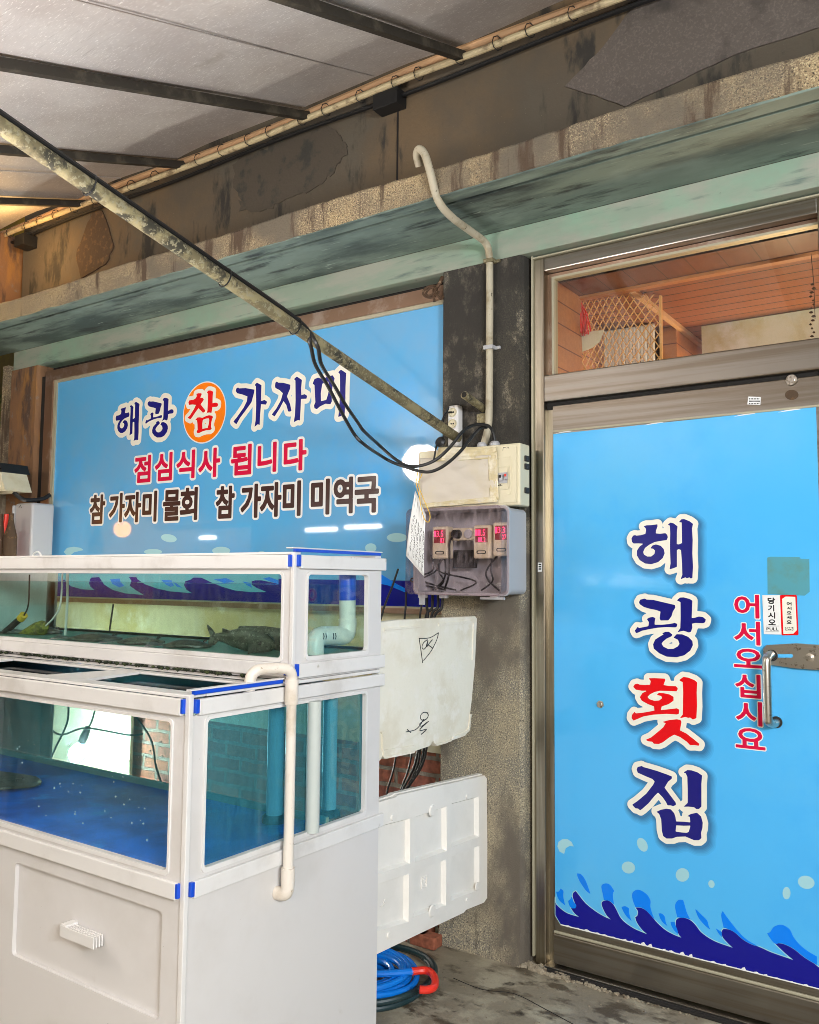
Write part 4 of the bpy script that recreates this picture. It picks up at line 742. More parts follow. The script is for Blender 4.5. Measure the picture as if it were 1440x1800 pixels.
# taped paper with a crinkled surface
def sheet(name, quad, Y, mat, parent, n=26, amp=.003, off=None):
    a, b_, c_, d = [Vector(onY(*q, Y)) for q in quad]; vs = []; rn = random.Random(3)
    for i in range(n+1):
        for j in range(n+1):
            u, v = i/n, j/n; p = a*(1-u)*(1-v)+b_*u*(1-v)+c_*u*v+d*(1-u)*v
            p.y += -abs(amp*(math.sin(u*9+v*4)+.6*math.sin(v*17-u*6)))-.0012+rn.uniform(-.0004, .0004)
            if 0 < i < n and j in (0, n): p.z += rn.uniform(-.0015, .0015)
            vs.append(p)
    mb = MB(); mb.add(vs, [(i*(n+1)+j, (i+1)*(n+1)+j, (i+1)*(n+1)+j+1, i*(n+1)+j+1) for i in range(n) for j in range(n)]); o = mb.build(name, mat, parent, True)
    s_ = o.modifiers.new('thickness', 'SOLIDIFY'); s_.thickness = .0008; s_.offset = 1; return o
pp = sheet('taped_paper', ((731, 830), (770, 800), (873, 803), (877, 883)), -.093, 'paper', t)
bpy.data.objects.remove(pp)
pp = sheet('taped_paper', ((738, 806), (871, 800), (876, 883), (741, 893)), -.0935, 'paper', t)
sheet('clear_tape', ((772, 786), (873, 786), (872, 806), (768, 812)), -.0955, 'tape', t, 14, .002)
sheet('clear_tape', ((858, 800), (874, 792), (877, 878), (862, 882)), -.0965, 'tape', t, 12, .001)
sheet('clear_tape', ((741, 886), (872, 872), (875, 882), (742, 893)), -.0975, 'tape', t, 12, .001)
# ---------------------------------------------------------------- control box with smoked cover
t = thing('control_box', (-1.69, -.1, 1.5), 'grey control box with smoked transparent cover and red glowing displays', 'electrical box')
cx0, cx1, cz0, cz1 = -1.895, -1.487, 1.352, 1.672
mb = MB(); mb.prism([rrect(cx0, cx1, cz0, cz1, .022, 5)], 'Y', -.012, -.004); mb.prism([rrect(cx0, cx1, cz0, cz1, .022, 5), rrect(cx0+.004, cx1-.004, cz0+.004, cz1-.004, .02, 5)], 'Y', -.135, -.012)
mb.prism([rrect(cx0-.006, cx1+.006, cz0-.006, cz1+.006, .025, 5), rrect(cx0+.004, cx1-.004, cz0+.004, cz1-.004, .02, 5)], 'Y', -.150, -.136); mb.build('box_shell', 'greypl', t)
mb = MB(); mb.prism([rrect(cx0-.004, cx1+.004, cz0-.004, cz1+.004, .024, 5), rrect(cx0-.001, cx1+.001, cz0-.001, cz1+.001, .022, 5)], 'Y', -.205, -.151)
mb.prism([rrect(cx0-.004, cx1+.004, cz0-.004, cz1+.004, .024, 5)], 'Y', -.2065, -.2052); mb.build('cover', 'smoke', t)
mb = MB()
for x in (-1.875, -1.78, -1.56): mb.box(x, x+.035, -.155, -.138, cz0-.018, cz0-.004, .003)
mb.tube([(-1.60, -.15, cz0-.014), (-1.50, -.15, cz0-.014)], .005, 8); mb.build('hinge', 'greypl', t)
box('latch', 'greypl', t, -1.868, -1.842, -.160, -.152, cz0-.045, cz0+.004, bev=.006)
def disp(x, z, s1, s2):
    b = MB(); b.box(x-.036, x+.036, -.118, -.075, z-.075, z+.05, .006); b_ = b.build('temperature_controller', 'ivory', t)
    MB().box(x-.026, x+.026, -.1195, -.1182, z-.015, z+.038).build('display_panel', 'ledpanel', b_)
    MB().prism([rrect(x-.020, x+.020, z-.058, z-.045, .006), rrect(x-.017, x+.017, z-.055, z-.048, .003)], 'Y', -.120, -.1182).build('maker_badge', 'black', b_)
    d = MB()
    for s_, zz_, hh in ((s1, z+.010, .023), (s2, z-.013, .017)):
        xx = x+.022-len(s_)*hh*.52
        for ch in s_:
            wd = hh*.18 if ch == '.' else hh*.42
            if ch == '.': d.box(xx, xx+.002, -.1205, -.1196, zz_, zz_+.002)
            else: fill(d, put(glyph(ch), xx, xx+wd, zz_, zz_+hh), .0001, 'Y', -.1200, 0, .0008)
            xx += wd+hh*.12
    d.build('digits', 'led', b_)
disp(-1.80, 1.560, '13.5', '12'); disp(-1.615, 1.560, '11.5', '11.2'); disp(-1.531, 1.568, '13.3', '27')
MB().box(-1.757, -1.655, -.10, -.07, 1.555, 1.603, .006).build('socket_strip', 'ivory', t)
mb = MB(); mb.lathe([(.0001, -.006), (.017, -.006), (.018, 0), (.0001, 0)], (-1.682, -.1005, 1.579), (0, 1, 0), 18); mb.build('round_socket', 'greypl', t)
mb = MB(); mb.lathe([(.0001, -.03), (.016, -.028), (.018, 0), (.0001, 0)], (-1.728, -.1005, 1.579), (0, 1, 0), 16); mb.tube([(-1.728, -.125, 1.575), (-1.75, -.125, 1.55), (-1.757, -.115, 1.50), (-1.768, -.10, 1.43), (-1.80, -.08, 1.37)], .004, 7, 5); mb.build('plug', 'cable', t, True)
mb = MB(); rn = random.Random(21)
for k in range(7):
    x = rn.uniform(-1.86, -1.52); mb.tube([(x, -.10+.03*rn.random(), 1.50), (x+rn.uniform(-.05, .05), -.09, 1.44), (x+rn.uniform(-.12, .12), -.08, 1.40), (x+rn.uniform(-.1, .1), -.07, 1.365)], .0035, 6, 5)
mb.build('inner_wiring', 'cable', t, True)
MB().box(-1.77, -1.67, -.07, -.05, 1.45, 1.52, .004).build('relay_block', 'dark', t)
# wires leaving the boxes
cable([yp(700, 1000, -.15), yp(690, 1030, -.16), yp(678, 1060, -.18), yp(669, 1090, -.2)], .0042, 'thin black cable slanting away left from the smoked control box')
for i, (a, b_) in enumerate((((714, 1046), (711, 1092)), ((742, 1046), (738, 1090)), ((750, 1048), (752, 1088)), ((760, 1048), (748, 1090)), ((770, 1048), (758, 1088)), ((778, 1046), (762, 1092)))):
    o = cable([yp(a[0], a[1]-6, -.08), yp(a[0]+(b_[0]-a[0])*.3+(3 if i > 2 else 0), (a[1]+b_[1])/2, -.09), yp(b_[0], b_[1], -.1), yp(b_[0]-6, 1200, -.1), yp(b_[0]-15, 1330, -.08), yp(b_[0]-32-4*i, 1400, -.08), yp(b_[0]-40-4*i, 1480, -.08)], .0042 if i < 2 else .0055, ('leftmost', 'second from left', 'third from left', 'fourth from left', 'fifth from left', 'rightmost')[i]+' black cable dropping from the control box behind the foam lids', 'cables dropping from the control box', 'dropped_cable')
# price card on a yellow string
t = thing('price_card', tuple(onY(735, 900, -.26)), 'narrow white handwritten ruled card hung from the cables by yellow string', 'card')
q = [Vector(onY(x, y, yy)) for x, y, yy in ((730, 862, -.245), (749, 905, -.232), (746, 1014, -.232), (714, 977, -.25))]
mb = MB(); n = 12; vs = []
for i in range(n+1):
    for j in range(n+1):
        u, v = i/n, j/n; p = q[0]*(1-u)*(1-v)+q[1]*u*(1-v)+q[2]*u*v+q[3]*(1-u)*v; p.y -= .006*math.sin(v*3.1); vs.append(p)
mb.add(vs, [(i*(n+1)+j, (i+1)*(n+1)+j, (i+1)*(n+1)+j+1, i*(n+1)+j+1) for i in range(n) for j in range(n)]); o = mb.build('card', 'white', t, True); s_ = o.modifiers.new('t', 'SOLIDIFY'); s_.thickness = .001
ink = MB(); rn = random.Random(6)
def cp(u, v): p = q[0]*(1-u)*(1-v)+q[1]*u*(1-v)+q[2]*u*v+q[3]*(1-u)*v; p.y -= .006*math.sin(v*3.1)+.0016; return p
for u in (.14, .32, .5, .68, .86):
    ink.tube([cp(u, .06), cp(u, .5), cp(u, .95)], .0004, 4)
    v = .3
    while v < .88:
        ink.tube([cp(u+.05+rn.uniform(-.03, .05), v), cp(u+.10+rn.uniform(-.04, .04), v+.012), cp(u+.05+rn.uniform(-.03, .05), v+.022)], .0007, 4); v += rn.uniform(.028, .05)
ink.build('handwriting', 'black', t)
mb = MB(); mb.tube([yp(735, 828, -.25), yp(733, 840, -.255), yp(732, 852, -.257), yp(737, 872, -.26), yp(741, 895, -.262), yp(747, 914, -.262), yp(754, 917, -.262), yp(756, 905, -.262), yp(749, 887, -.262), yp(741, 868, -.262), yp(735, 850, -.26), yp(740, 838, -.255), yp(744, 828, -.25)], .0017, 6, 5); mb.build('string', 'yellow', t, True)
# power strip, pipe stub, shackle
t = thing('power_strip', (-1.79, -.03, 2.03), 'white upright socket strip on the blackened pillar above the ivory box', 'power strip')
MB().box(-1.815, -1.765, -.045, -.003, 1.93, 2.098, .010).build('strip_body', 'pvcw', t)
for z in (2.068, 2.022, 1.976): MB().lathe([(.0001, -.002), (.014, -.002), (.0175, -.006), (.019, 0), (.0001, 0)], (-1.79, -.0445, z), (0, 1, 0), 18).lathe([(.0001, -.001), (.0035, -.001), (.0035, 0), (.0001, 0)], (-1.795, -.0475, z), (0, 1, 0), 8, 1).lathe([(.0001, -.001), (.0035, -.001), (.0035, 0), (.0001, 0)], (-1.785, -.0475, z), (0, 1, 0), 8, 1).build('round_socket', ['ivory', 'black'], t)
cable([(-1.79, -.05, 2.068), (-1.80, -.075, 2.06), (-1.825, -.06, 2.03), (-1.83, -.05, 1.96), (-1.86, -.06, 1.90)], .0035, 'short thin cable plugged into the top of the white socket strip')
t = thing('pipe_stub', (-1.69, -.04, 2.09), 'short open stub of rusty pipe poking out of the blackened pillar', 'pipe')
a, b_ = Vector(onY(816, 694, -.15)), Vector(onY(850, 718, .0)); MB().tube([a, b_], .0150, 14).build('stub', 'galv', t, True)
MB().lathe([(.0001, 0), (.011, 0), (.011, .004), (.0001, .004)], a-(b_-a).normalized()*.0012, (b_-a), 14).build('bore', 'gap', t)
MB().box(-1.70, -1.655, -.012, -.001, 2.02, 2.058, .003).build('fixing_plate', 'galv', t)
t = thing('shackle', tuple(onY(765, 512, -.01)), 'rusty ring and hook at the top right corner of the poster window', 'hook')
c = Vector(onY(757, 512, -.02)); mb = MB()
mb.tube([c+Vector((.030*math.cos(a), .012*math.sin(a*1.3), .026*math.sin(a))) for a in np.linspace(0, 2*math.pi, 15)], .0055, 8, 2)
mb.tube([c+Vector((.022*math.cos(a)+.01, -.012+.01*math.sin(a), .020*math.sin(a)-.006)) for a in np.linspace(0, 2*math.pi, 13)], .0045, 8, 2)
mb.build('ring', 'rusty', t, True)
MB().tube([yp(762, 512, -.015), yp(772, 500, -.01), yp(778, 487, 0.005)], .008, 8, 3).tube([yp(762, 512, -.02), yp(775, 525, -.012), yp(779, 520, .0)], .006, 8, 3).tube([yp(762, 520, -.02), yp(764, 530, -.02)], .006, 8).build('hook', 'rusty', t, True)
# ---------------------------------------------------------------- tanks
XT = -1.65; XL = -3.45; YF = -1.48; YB = -.70; YU = -1.115
def panel(name, pl, pos, u0, u1, v0, v1, holes, parent, th=.012, mat='pvc', r=.012, side=1):
    mb = MB(); mb.prism([[(u0, v0), (u1, v0), (u1, v1), (u0, v1)]]+[rrect(*h_, r) for h_ in holes], pl, pos, pos+th*side); return mb.build(name, mat, parent)
lt = thing('display_tank', (-2.55, -1.09, 0), 'large white framed lower fish tank on a cabinet with a drawer front', 'fish tank')
# lower: side and front faces with glass openings
panel('side_panel', 'X', XT, YF+.001, YB, .0, 1.066, [(-1.423, -.775, .693, 1.052)], lt, side=-1)
front = panel('front_panel', 'Y', YF, XL, XT-.0015, .0, 1.066, [(-2.50, -1.712, .690, 1.047), (-3.40, -2.56, .690, 1.047), (-2.357, -1.727, .336, .590)], lt)
panel('back_panel', 'Y', YB-.012, XL, XT-.013, .0, 1.066, [(-3.38, -1.72, .30, 1.047)], lt)
box('floor_slab', 'tankblue', lt, XL+.012, XT-.013, YF+.0185, -.926, .672, .6875, bev=0)
box('back_ledge', 'tankgreen', lt, XL+.012, XT-.013, -.94, -.926, .672, .708, bev=.002)
box('end_panel', 'pvc', lt, XL-.012, XL, YF, YB, 0, 1.066)
box('glass_pane', 'glassl', lt, XL+.01, XT-.014, YF+.0125, YF+.0165, .674, 1.060, bev=0)
box('glass_pane', 'glasss', lt, XT-.018, XT-.0135, YF+.018, YB-.014, .693, 1.060, bev=0)
box('glass_pane', 'glassl', lt, XL+.01, XT-.020, -.925, -.921, .713, 1.060, bev=0)
MB().box(XL+.02, XT-.022, YF+.022, -.93, 1.086, 1.089).build('water_surface', 'waterd', lt)
MB().box(XL+.02, XT-.022, YF+.022, -.93, .6885, 1.085).build('water', 'waterl', lt)
# rails with blue end strips (side and front, top and bottom)
def rail(nm, parent, pl, pos, u0, u1, v0, v1, blue0=0, blue1=0, d=.012):
    mb = MB()
    if pl == 'X':
        mb.box(pos+.0003, pos+d, u0, u1, v0, v1, .0025); 
        if blue0: mb.box(pos+.001, pos+d+.0005, u0-.011, u0-.0005, v0+.006, v1-.0005, .001, mi=1)
        if blue1: mb.box(pos+.001, pos+d+.0005, u1+.0005, u1+.008, v0+.006, v1-.0005, .001, mi=1)
    else:
        mb.box(u0, u1, pos-d, pos-.0003, v0, v1, .0025)
        if blue0: mb.box(u0-.010, u0-.0005, pos-d-.0005, pos-.001, v0+.006, v1-.0005, .001, mi=1)
        if blue1: mb.box(u1+.0005, u1+.009, pos-d-.0005, pos-.001, v0+.006, v1-.0005, .001, mi=1)
    return mb.build(nm, ['pvcw', 'blue'], parent)
rail('trim_rail', lt, 'X', XT, YF+.022, -1.150, 1.066, 1.106, 1); rail('trim_rail', lt, 'X', XT, -1.112, YB+.010, 1.068, 1.105)
rail('trim_rail', lt, 'X', XT, YF+.022, YB+.012, .632, .672, 1)
rail('trim_rail', lt, 'Y', YF, XL, XT-.020, 1.066, 1.107, 0, 1); rail('trim_rail', lt, 'Y', YF, XL, XT-.020, .630, .670, 0, 1)
mb = MB(); mb.box(XT-.012, XT+.004, YF-.004, YF+.010, 0, 1.118, .002); mb.build('corner_post', 'pvcw', lt)
# beads round the openings
def bead(parent, pl, pos, u0, u1, v0, v1, d=.004):
    mb = MB(); mb.prism([rrect(u0-.007, u1+.007, v0-.012, v1+.008, .014), rrect(u0, u1, v0, v1, .011)], pl, pos, pos+d); mb.build('opening_bead', 'pvcw', parent)
bead(lt, 'X', XT+.0002, -1.423, -.775, .693, 1.052); bead(lt, 'Y', YF-.0042, -2.50, -1.712, .690, 1.047)
# top: rim boards, cross bars, blue edge strip
mb = MB(); mb.box(XL, XT-.004, YF-.002, YF+.055, 1.108, 1.116, .002).box(XT-.055, XT-.001, YF+.056, YU-.002, 1.108, 1.116, .002).box(XL, XT-.056, YU-.04, YU-.002, 1.100, 1.107, .002)
mb.box(XL, XT-.001, YU+.0, YB, 1.108, 1.118, .002)
mb.build('top_rim', 'pvcw', lt)
for x in (-2.40, -3.1): MB().prism([[(x, YF+.056), (x+.20, YF+.056), (x+.15, YU-.042), (x+.05, YU-.042)]], 'Z', 1.100, 1.108).build('cross_bar', 'pvcw', lt)
MB().box(XT-.006, XT+.006, YF+.010, -1.155, 1.1165, 1.126, .001, mi=1).box(XT-.012, XT+.004, YF-.002, -1.15, 1.1262, 1.130, .001).build('edge_strip', ['pvcw', 'blue'], lt)
# drawer front
dr = MB(); ou = rrect(-2.365, -1.722, .330, .592, .008); inn = rrect(-2.350, -1.737, .345, .577, .008)
dr.prism([rrect(-2.362, -1.722, .331, .595, .012)], 'Y', YF+.0125, YF+.018); do = dr.build('drawer', 'pvc', lt)
z_ = .470; hm = MB()
for i in range(4): hm.box(-2.098, -1.955, YF-.026+.0085*i, YF-.0225+.0085*i, z_-.016, z_+.013, .001)
hm.box(-2.098, -2.075, YF-.024, YF+.012, z_-.012, z_+.016, .001); hm.box(-2.06, -1.975, YF-.020, YF+.012, z_-.012, z_+.006, .001)
hm.build('drawer_handle', 'pvcw', do)
# upper tank
ut = thing('upper_tank', (-2.55, -.9, 1.118), 'long narrow white framed fish tank standing on top of the lower tank', 'fish tank')
panel('side_panel', 'X', XT, YU+.001, YB, 1.120, 1.470, [(-1.056, -.773, 1.182, 1.415)], ut, side=-1)
panel('front_panel', 'Y', YU, XL, XT-.0015, 1.120, 1.470, [(XL+.06, -1.692, 1.179, 1.415)], ut)
panel('back_panel', 'Y', YB-.012, XL, XT-.013, 1.120, 1.470, [(XL+.06, -1.70, 1.185, 1.455)], ut)
box('floor_slab', 'tankgreen', ut, XL+.012, XT-.013, YU+.013, YB-.013, 1.160, 1.176, bev=0)
box('end_panel', 'pvc', ut, XL-.012, XL, YU, YB, 1.12, 1.47)
box('glass_pane', 'glass', ut, XL+.01, XT-.014, YU+.0125, YU+.0165, 1.177, 1.425, bev=0)
box('glass_pane', 'glass', ut, XT-.018, XT-.0135, YU+.018, YB-.014, 1.177, 1.425, bev=0)
box('glass_pane', 'glass', ut, XL+.01, XT-.020, YB-.018, YB-.014, 1.177, 1.425, bev=0)
MB().box(XL+.02, XT-.022, YU+.022, YB-.022, 1.177, 1.385).build('water', 'water', ut)
rail('trim_rail', ut, 'X', XT, YU+.018, YB+.012, 1.431, 1.470, 1); rail('trim_rail', ut, 'X', XT, YU+.018, YB+.010, 1.125, 1.165, 1)
rail('trim_rail', ut, 'Y', YU, XL, XT-.012, 1.430, 1.470, 0, 1); rail('trim_rail', ut, 'Y', YU, XL, XT-.020, 1.128, 1.166, 0, 1)
MB().box(XT-.010, XT+.004, YU-.004, YU+.008, 1.119, 1.478, .002).build('corner_post', 'pvcw', ut)
bead(ut, 'X', XT+.0002, -1.056, -.773, 1.182, 1.415); bead(ut, 'Y', YU-.0042, XL+.06, -1.692, 1.179, 1.415)
MB().box(XT-.006, XT+.006, YU+.002, YB-.01, 1.4785, 1.487, .001, mi=1).box(XT-.020, XT+.004, YU-.012, YB, 1.4873, 1.491, .001).build('edge_strip', ['pvcw', 'blue'], ut)
MB().box(XL, XT-.002, YU-.002, YU+.03, 1.471, 1.478, .001).box(XL, XT-.002, YB-.03, YB, 1.471, 1.478, .001).build('top_rim', 'pvcw', ut)
MB().box(XL+.02, XT-.03, YU-.006, YU+.02, 1.1185, 1.1200).build('base_seam', 'gap', ut)
# algae fringe under the upper tank
mb = MB(); rn = random.Random(31)
for k in range(150):
    x = rn.uniform(-3.2, -1.78); s_ = rn.uniform(.003, .009); mb.lathe([(.0001, 0), (s_, -s_*.5), (s_*.6, -s_*1.1), (.0001, -s_*1.5)], (x, YU-.010+rn.uniform(-.006, .004), 1.1275), (rn.uniform(-.3, .3), rn.uniform(-.3, .3), 1), 5)
tag(mb.build('algae_fringe', 'algae'), 'black green algae and dirt fringe along the seam between the two tanks', 'algae', kind='stuff')
# white rope loop on the top
mb = MB(); pl_ = [onY(x, y, -1.08) for x, y in ((-20, 981), (30, 982), (54, 981), (60, 973), (67, 970), (72, 976), (72, 983))]
tag(mb.tube([tuple(p) for p in pl_], .0035, 8, 5).build('cord_loop', 'pvcw', None, True), 'thin white cord with a small loop lying on the top rim at the left', 'cord')
# drain pipe on the outside
t = thing('drain_pipe', (-1.61, -1.166, .6), 'ivory pvc drain pipe bent over the tank rim and down its side', 'pipe')
xp = -1.616; yp_ = -1.152; R_ = .0150
MB().tube([(xp-.05, -1.262, 1.09), (xp-.05, -1.262, 1.125), (xp-.046, -1.256, 1.148), (xp-.036, -1.235, 1.160), (xp-.010, -1.185, 1.160), (xp, -1.165, 1.155), (xp, yp_, 1.135), (xp, yp_, 1.10)], R_, 16, 5).build('upper_bend', 'pvcp', t, True)
MB().tube([(xp, yp_, 1.12), (xp, yp_, .60)], R_-.001, 16).build('straight_pipe', 'pvcp', t, True)
MB().tube([(xp, yp_, 1.128), (xp, yp_, 1.062)], R_+.0035, 16).build('coupling', 'pvcp', t, True)
MB().tube([(xp, yp_, .630), (xp, yp_, .592)], R_+.0035, 16).tube([(xp, yp_, .595), (xp, yp_-.001, .575), (xp-.008, yp_-.004, .562), (xp-.034, yp_-.006, .560)], R_+.003, 16, 5).build('lower_elbow', 'pvcp', t, True)
# pipe work in the tanks
t = thing('elbow_overflow', (-1.72, -.85, 1.176), 'ivory pvc overflow elbow with a blue cap inside the right end of the upper tank', 'pipe')
xe = -1.72; f2 = lambda x, y: tuple(onX(x, y, xe))
MB().tube([f2(611, 1050), f2(611, 1095)], .0260, 20).build('riser', 'pvcw', t, True)
MB().tube([f2(611, 1088), f2(611, 1100), f2(608, 1114), f2(600, 1118), f2(590, 1117)], .0285, 20, 5).build('elbow', 'pvcw', t, True)
MB().tube([f2(594, 1117), f2(566, 1118)], .0290, 20).build('coupling', 'pvcw', t, True)
MB().tube([f2(575, 1118), f2(560, 1120), f2(554, 1130), f2(553, 1150)], .0285, 20, 5).build('elbow', 'pvcw', t, True)
MB().tube([f2(611, 1008), f2(611, 1055)], .0275, 20).build('blue_cap', 'blue', t, True)
mb = MB()
for x in (569, 573, 586, 590): mb.tube([tuple(onX(x, 1113, xe+.031)), tuple(onX(x+1, 1119, xe+.0315)), tuple(onX(x, 1124, xe+.031))], .0012, 4)
mb.build('pen_marks', 'black', t)
for i, (px, py, r_) in enumerate(((482, 1440, .024), (549, 1456, .020), (578, 1430, .022))):
    p = onZ(px, py, .70); t = thing('standpipe', (p[0], p[1], .692), ['pale grey standpipe on a black base, furthest left inside the lower tank', 'front pale standpipe without a base inside the right end of the lower tank', 'rear pale standpipe on a black base inside the right end of the lower tank'][i], 'pipe', 'standpipes in the lower tank')
    MB().tube([(p[0], p[1], .69), (p[0], p[1], 1.055 if i else 1.03)], r_, 20).build('tube', 'greyp', t, True)
    if i != 1: MB().lathe([(.0001, 0), (r_+.012, 0), (r_+.012, .016), (r_+.004, .022), (.0001, .022)], (p[0], p[1], .6925), (0, 0, 1), 20).build('base_ring', 'dark', t)
p = Vector(onZ(470, 1268, 1.03)); tag(MB().tube([(-2.0, -.95, 1.058), (-2.0, -.95, .985)], .012, 12).build('short_spout', 'pvcw', None, True), 'short white spout hanging just under the rim inside the lower tank', 'pipe')
# heater, air stone, tubes in the upper tank
t = thing('heater', yp(20, 1100, -.98), 'dark submersible heater rod with a yellow cap at the left of the upper tank', 'heater')
MB().tube([yp(-12, 1130, -1.0), yp(36, 1087, -.98)], .013, 12).build('rod', 'dark', t, True); MB().tube([yp(36, 1088, -.98), yp(42, 1081, -.98)], .016, 12).build('cap', 'yellow', t, True)
MB().tube([yp(42, 1082, -.98), yp(50, 1062, -.98), yp(52, 1010, -.98)], .003, 7, 6).build('cord', 'cable', t, True)
t = thing('filter_sponge', yp(55, 1112, -.95), 'olive mesh filter cone at the end of an air tube in the upper tank', 'filter')
a, b_ = Vector(yp(26, 1123, -.95)), Vector(yp(78, 1102, -.95)); d = b_-a
mb = MB(); mb.lathe([(.0001, 0), (.012, .01), (.022, d.length*.4), (.030, d.length*.8), (.028, d.length*.95), (.012, d.length*1.05)], a, d, 16); mb.build('cone', 'olive', t, True)
MB().tube([b_, yp(95, 1085, -.95), yp(106, 1062, -.95), yp(110, 1008, -.95)], .0035, 7, 6).build('air_tube', 'pvcw', t, True)
tag(MB().tube([yp(119, 1008, -.9), yp(118, 1060, -.9), yp(114, 1122, -.9)], .005, 8, 4).build('air_tube', 'greyp', None, True), 'straight clear air tube standing in the upper tank right of the olive filter', 'tube')
# fish
def fish(name, path, prof, label, mat, depth=.5, group=None, tail=True):
    # body lofted along path: prof = (half height) per station
    P_ = [Vector(p) for p in path]; mb = MB(); n = 14; vs = []; Q = []; R2 = []
    for i in range(len(P_)-1):
        for k in range(5): q_ = k/5; Q.append(P_[i].lerp(P_[i+1], q_)); R2.append(prof[i]*(1-q_)+prof[i+1]*q_)
    Q.append(P_[-1]); R2.append(prof[-1])
    for i, p in enumerate(Q):
        d = (Q[min(i+1, len(Q)-1)]-Q[max(i-1, 0)]).normalized(); s_ = d.cross(Vector((0, 0, 1))).normalized(); u = s_.cross(d)
        for k in range(n): a = 2*math.pi*k/n; vs.append(p+u*math.cos(a)*R2[i]+s_*math.sin(a)*R2[i]*depth)
    mb.add(vs, [(i*n+k, i*n+(k+1) % n, (i+1)*n+(k+1) % n, (i+1)*n+k) for i in range(len(Q)-1) for k in range(n)]+[tuple(range(n))[::-1], tuple((len(Q)-1)*n+k for k in range(n))])
    body = mb.build(name, mat, None, True); tag(body, label, 'fish', group); return body
def finpoly(pts, Y, th, nm, mat, parent, off=0): m_ = MB(); m_.prism([pxY(pts, Y)], 'Y', Y-th/2, Y+th/2); o = m_.build(nm, mat); o.parent = parent; return o
fp = lambda x, y: yp(x, y, -1.03)
b1 = fish('fish', [fp(378, 1120), fp(392, 1120), fp(410, 1122), fp(430, 1123), fp(450, 1126), fp(466, 1130), fp(478, 1134), fp(484, 1136)], [.011, .015, .027, .036, .037, .030, .019, .004], 'grey fish with an upright tail lying at the right of the upper tank glass', 'fishb')
finpoly([(380, 1118), (374, 1108), (365, 1098), (366, 1106), (371, 1118), (367, 1128), (368, 1136), (376, 1134), (384, 1126)], -1.03, .005, 'tail_fin', 'skin', b1)
finpoly([(392, 1112), (392, 1104), (402, 1108), (412, 1113)], -1.03, .005, 'dorsal_fin', 'skin', b1); finpoly([(425, 1108), (428, 1101), (440, 1105), (452, 1113)], -1.03, .005, 'dorsal_fin', 'skin', b1)
finpoly([(438, 1134), (452, 1130), (450, 1146), (436, 1150)], -1.068, .004, 'pectoral_fin', 'skin', b1)
e_ = onY(456, 1132, -1.052); o = MB().lathe([(.0001, -.004), (.004, -.002), (.005, .002), (.0001, .003)], (e_[0], -1.0515, e_[2]), (0, 1, 0), 12).build('eye', 'black', None, True); o.parent = b1
mt = MB().tube([tuple(onY(466, 1137, -1.05)), tuple(onY(474, 1135, -1.046))], .0012, 5).build('mouth', 'black'); mt.parent = b1
fp = lambda x, y: yp(x, y, -.90)
b2 = fish('fish', [fp(420, 1106), fp(440, 1112), fp(462, 1118), fp(490, 1124), fp(515, 1128), fp(530, 1130)], [.010, .022, .032, .036, .026, .006], 'scaly silver grey fish behind the fish with the upright tail', 'fishb')
finpoly([(424, 1106), (425, 1101), (440, 1102), (456, 1105), (450, 1112)], -.90, .004, 'dorsal_fin', 'skin', b2)
def flat(px0, px1, py0, py1, lab, Z=1.179, y0=-1.06, seed=1):
    a, b_ = Vector(yp(px0, py0, y0)), Vector(yp(px1, py1, y0+.10)); a.z = b_.z = Z; c = (a+b_)/2; L_ = (b_-a).length/2; d = (b_-a).normalized(); s_ = Vector((-d.y, d.x, 0)); rn = random.Random(seed)
    mb = MB(); vs = []; n = 22; rings = [(1.0, .0), (.97, .006), (.80, .012), (.5, .020), (.2, .024)]
    for r_, h_ in rings:
        for k in range(n):
            an = 2*math.pi*k/n; wv = .004*math.sin(an*5+seed)*(r_ > .9); vs.append(c+d*math.cos(an)*L_*r_+s_*math.sin(an)*L_*.46*r_*(1+.15*math.cos(an))+Vector((0, 0, h_+max(0, wv))))
    fs = [(i*n+k, i*n+(k+1) % n, (i+1)*n+(k+1) % n, (i+1)*n+k) for i in range(len(rings)-1) for k in range(n)]+[tuple((len(rings)-1)*n+k for k in range(n)), tuple(range(n))[::-1]]
    mb.add(vs, fs); o = mb.build('flatfish', 'skin', None, True); tag(o, lab, 'flatfish', 'flatfish on the tank floors')
    m2 = MB(); tl = a-d*.0; m2.add([tl+d*.02+Vector((0, 0, .008)), tl-d*.045+s_*.03+Vector((0, 0, .014)), tl-d*.05-s_*.03+Vector((0, 0, .006)), tl+d*.02+Vector((0, 0, .004)), tl-d*.045+s_*.03+Vector((0, 0, .010)), tl-d*.05-s_*.03+Vector((0, 0, .002))], [(0, 1, 2), (3, 5, 4), (0, 3, 4, 1), (1, 4, 5, 2), (2, 5, 3, 0)]); q_ = m2.build('tail_fin', 'skin'); q_.parent = o
    m3 = MB()
    for s2_ in (-1, 1): m3.lathe([(.0001, 0), (.005, .001), (.004, .005), (.0001, .007)], c+d*L_*.72+s_*.012*s2_+Vector((0, 0, .016)), (0, 0, 1), 8)
    q_ = m3.build('eyes', 'black'); q_.parent = o; return o
flat(118, 215, 1130, 1136, 'dark flatfish lying at the bottom of the upper tank beside the air tube', seed=1); flat(205, 290, 1133, 1142, 'dark flatfish in the middle of the floor of the upper tank', seed=2); flat(285, 372, 1138, 1144, 'dark flatfish lying nearest the grey fish with the upright tail', seed=3)
flat(40, 110, 1125, 1130, 'dark flatfish under the heater and olive filter', y0=-.95, seed=5)
q1, q2 = onZ(-90, 1395, .70), onZ(70, 1428, .70)
ff = flat(-120, 60, 1400, 1420, 'dark flatfish lying on the blue floor of the lower tank', Z=.694, y0=-1.29, seed=4)
mb = MB(); rn = random.Random(91)
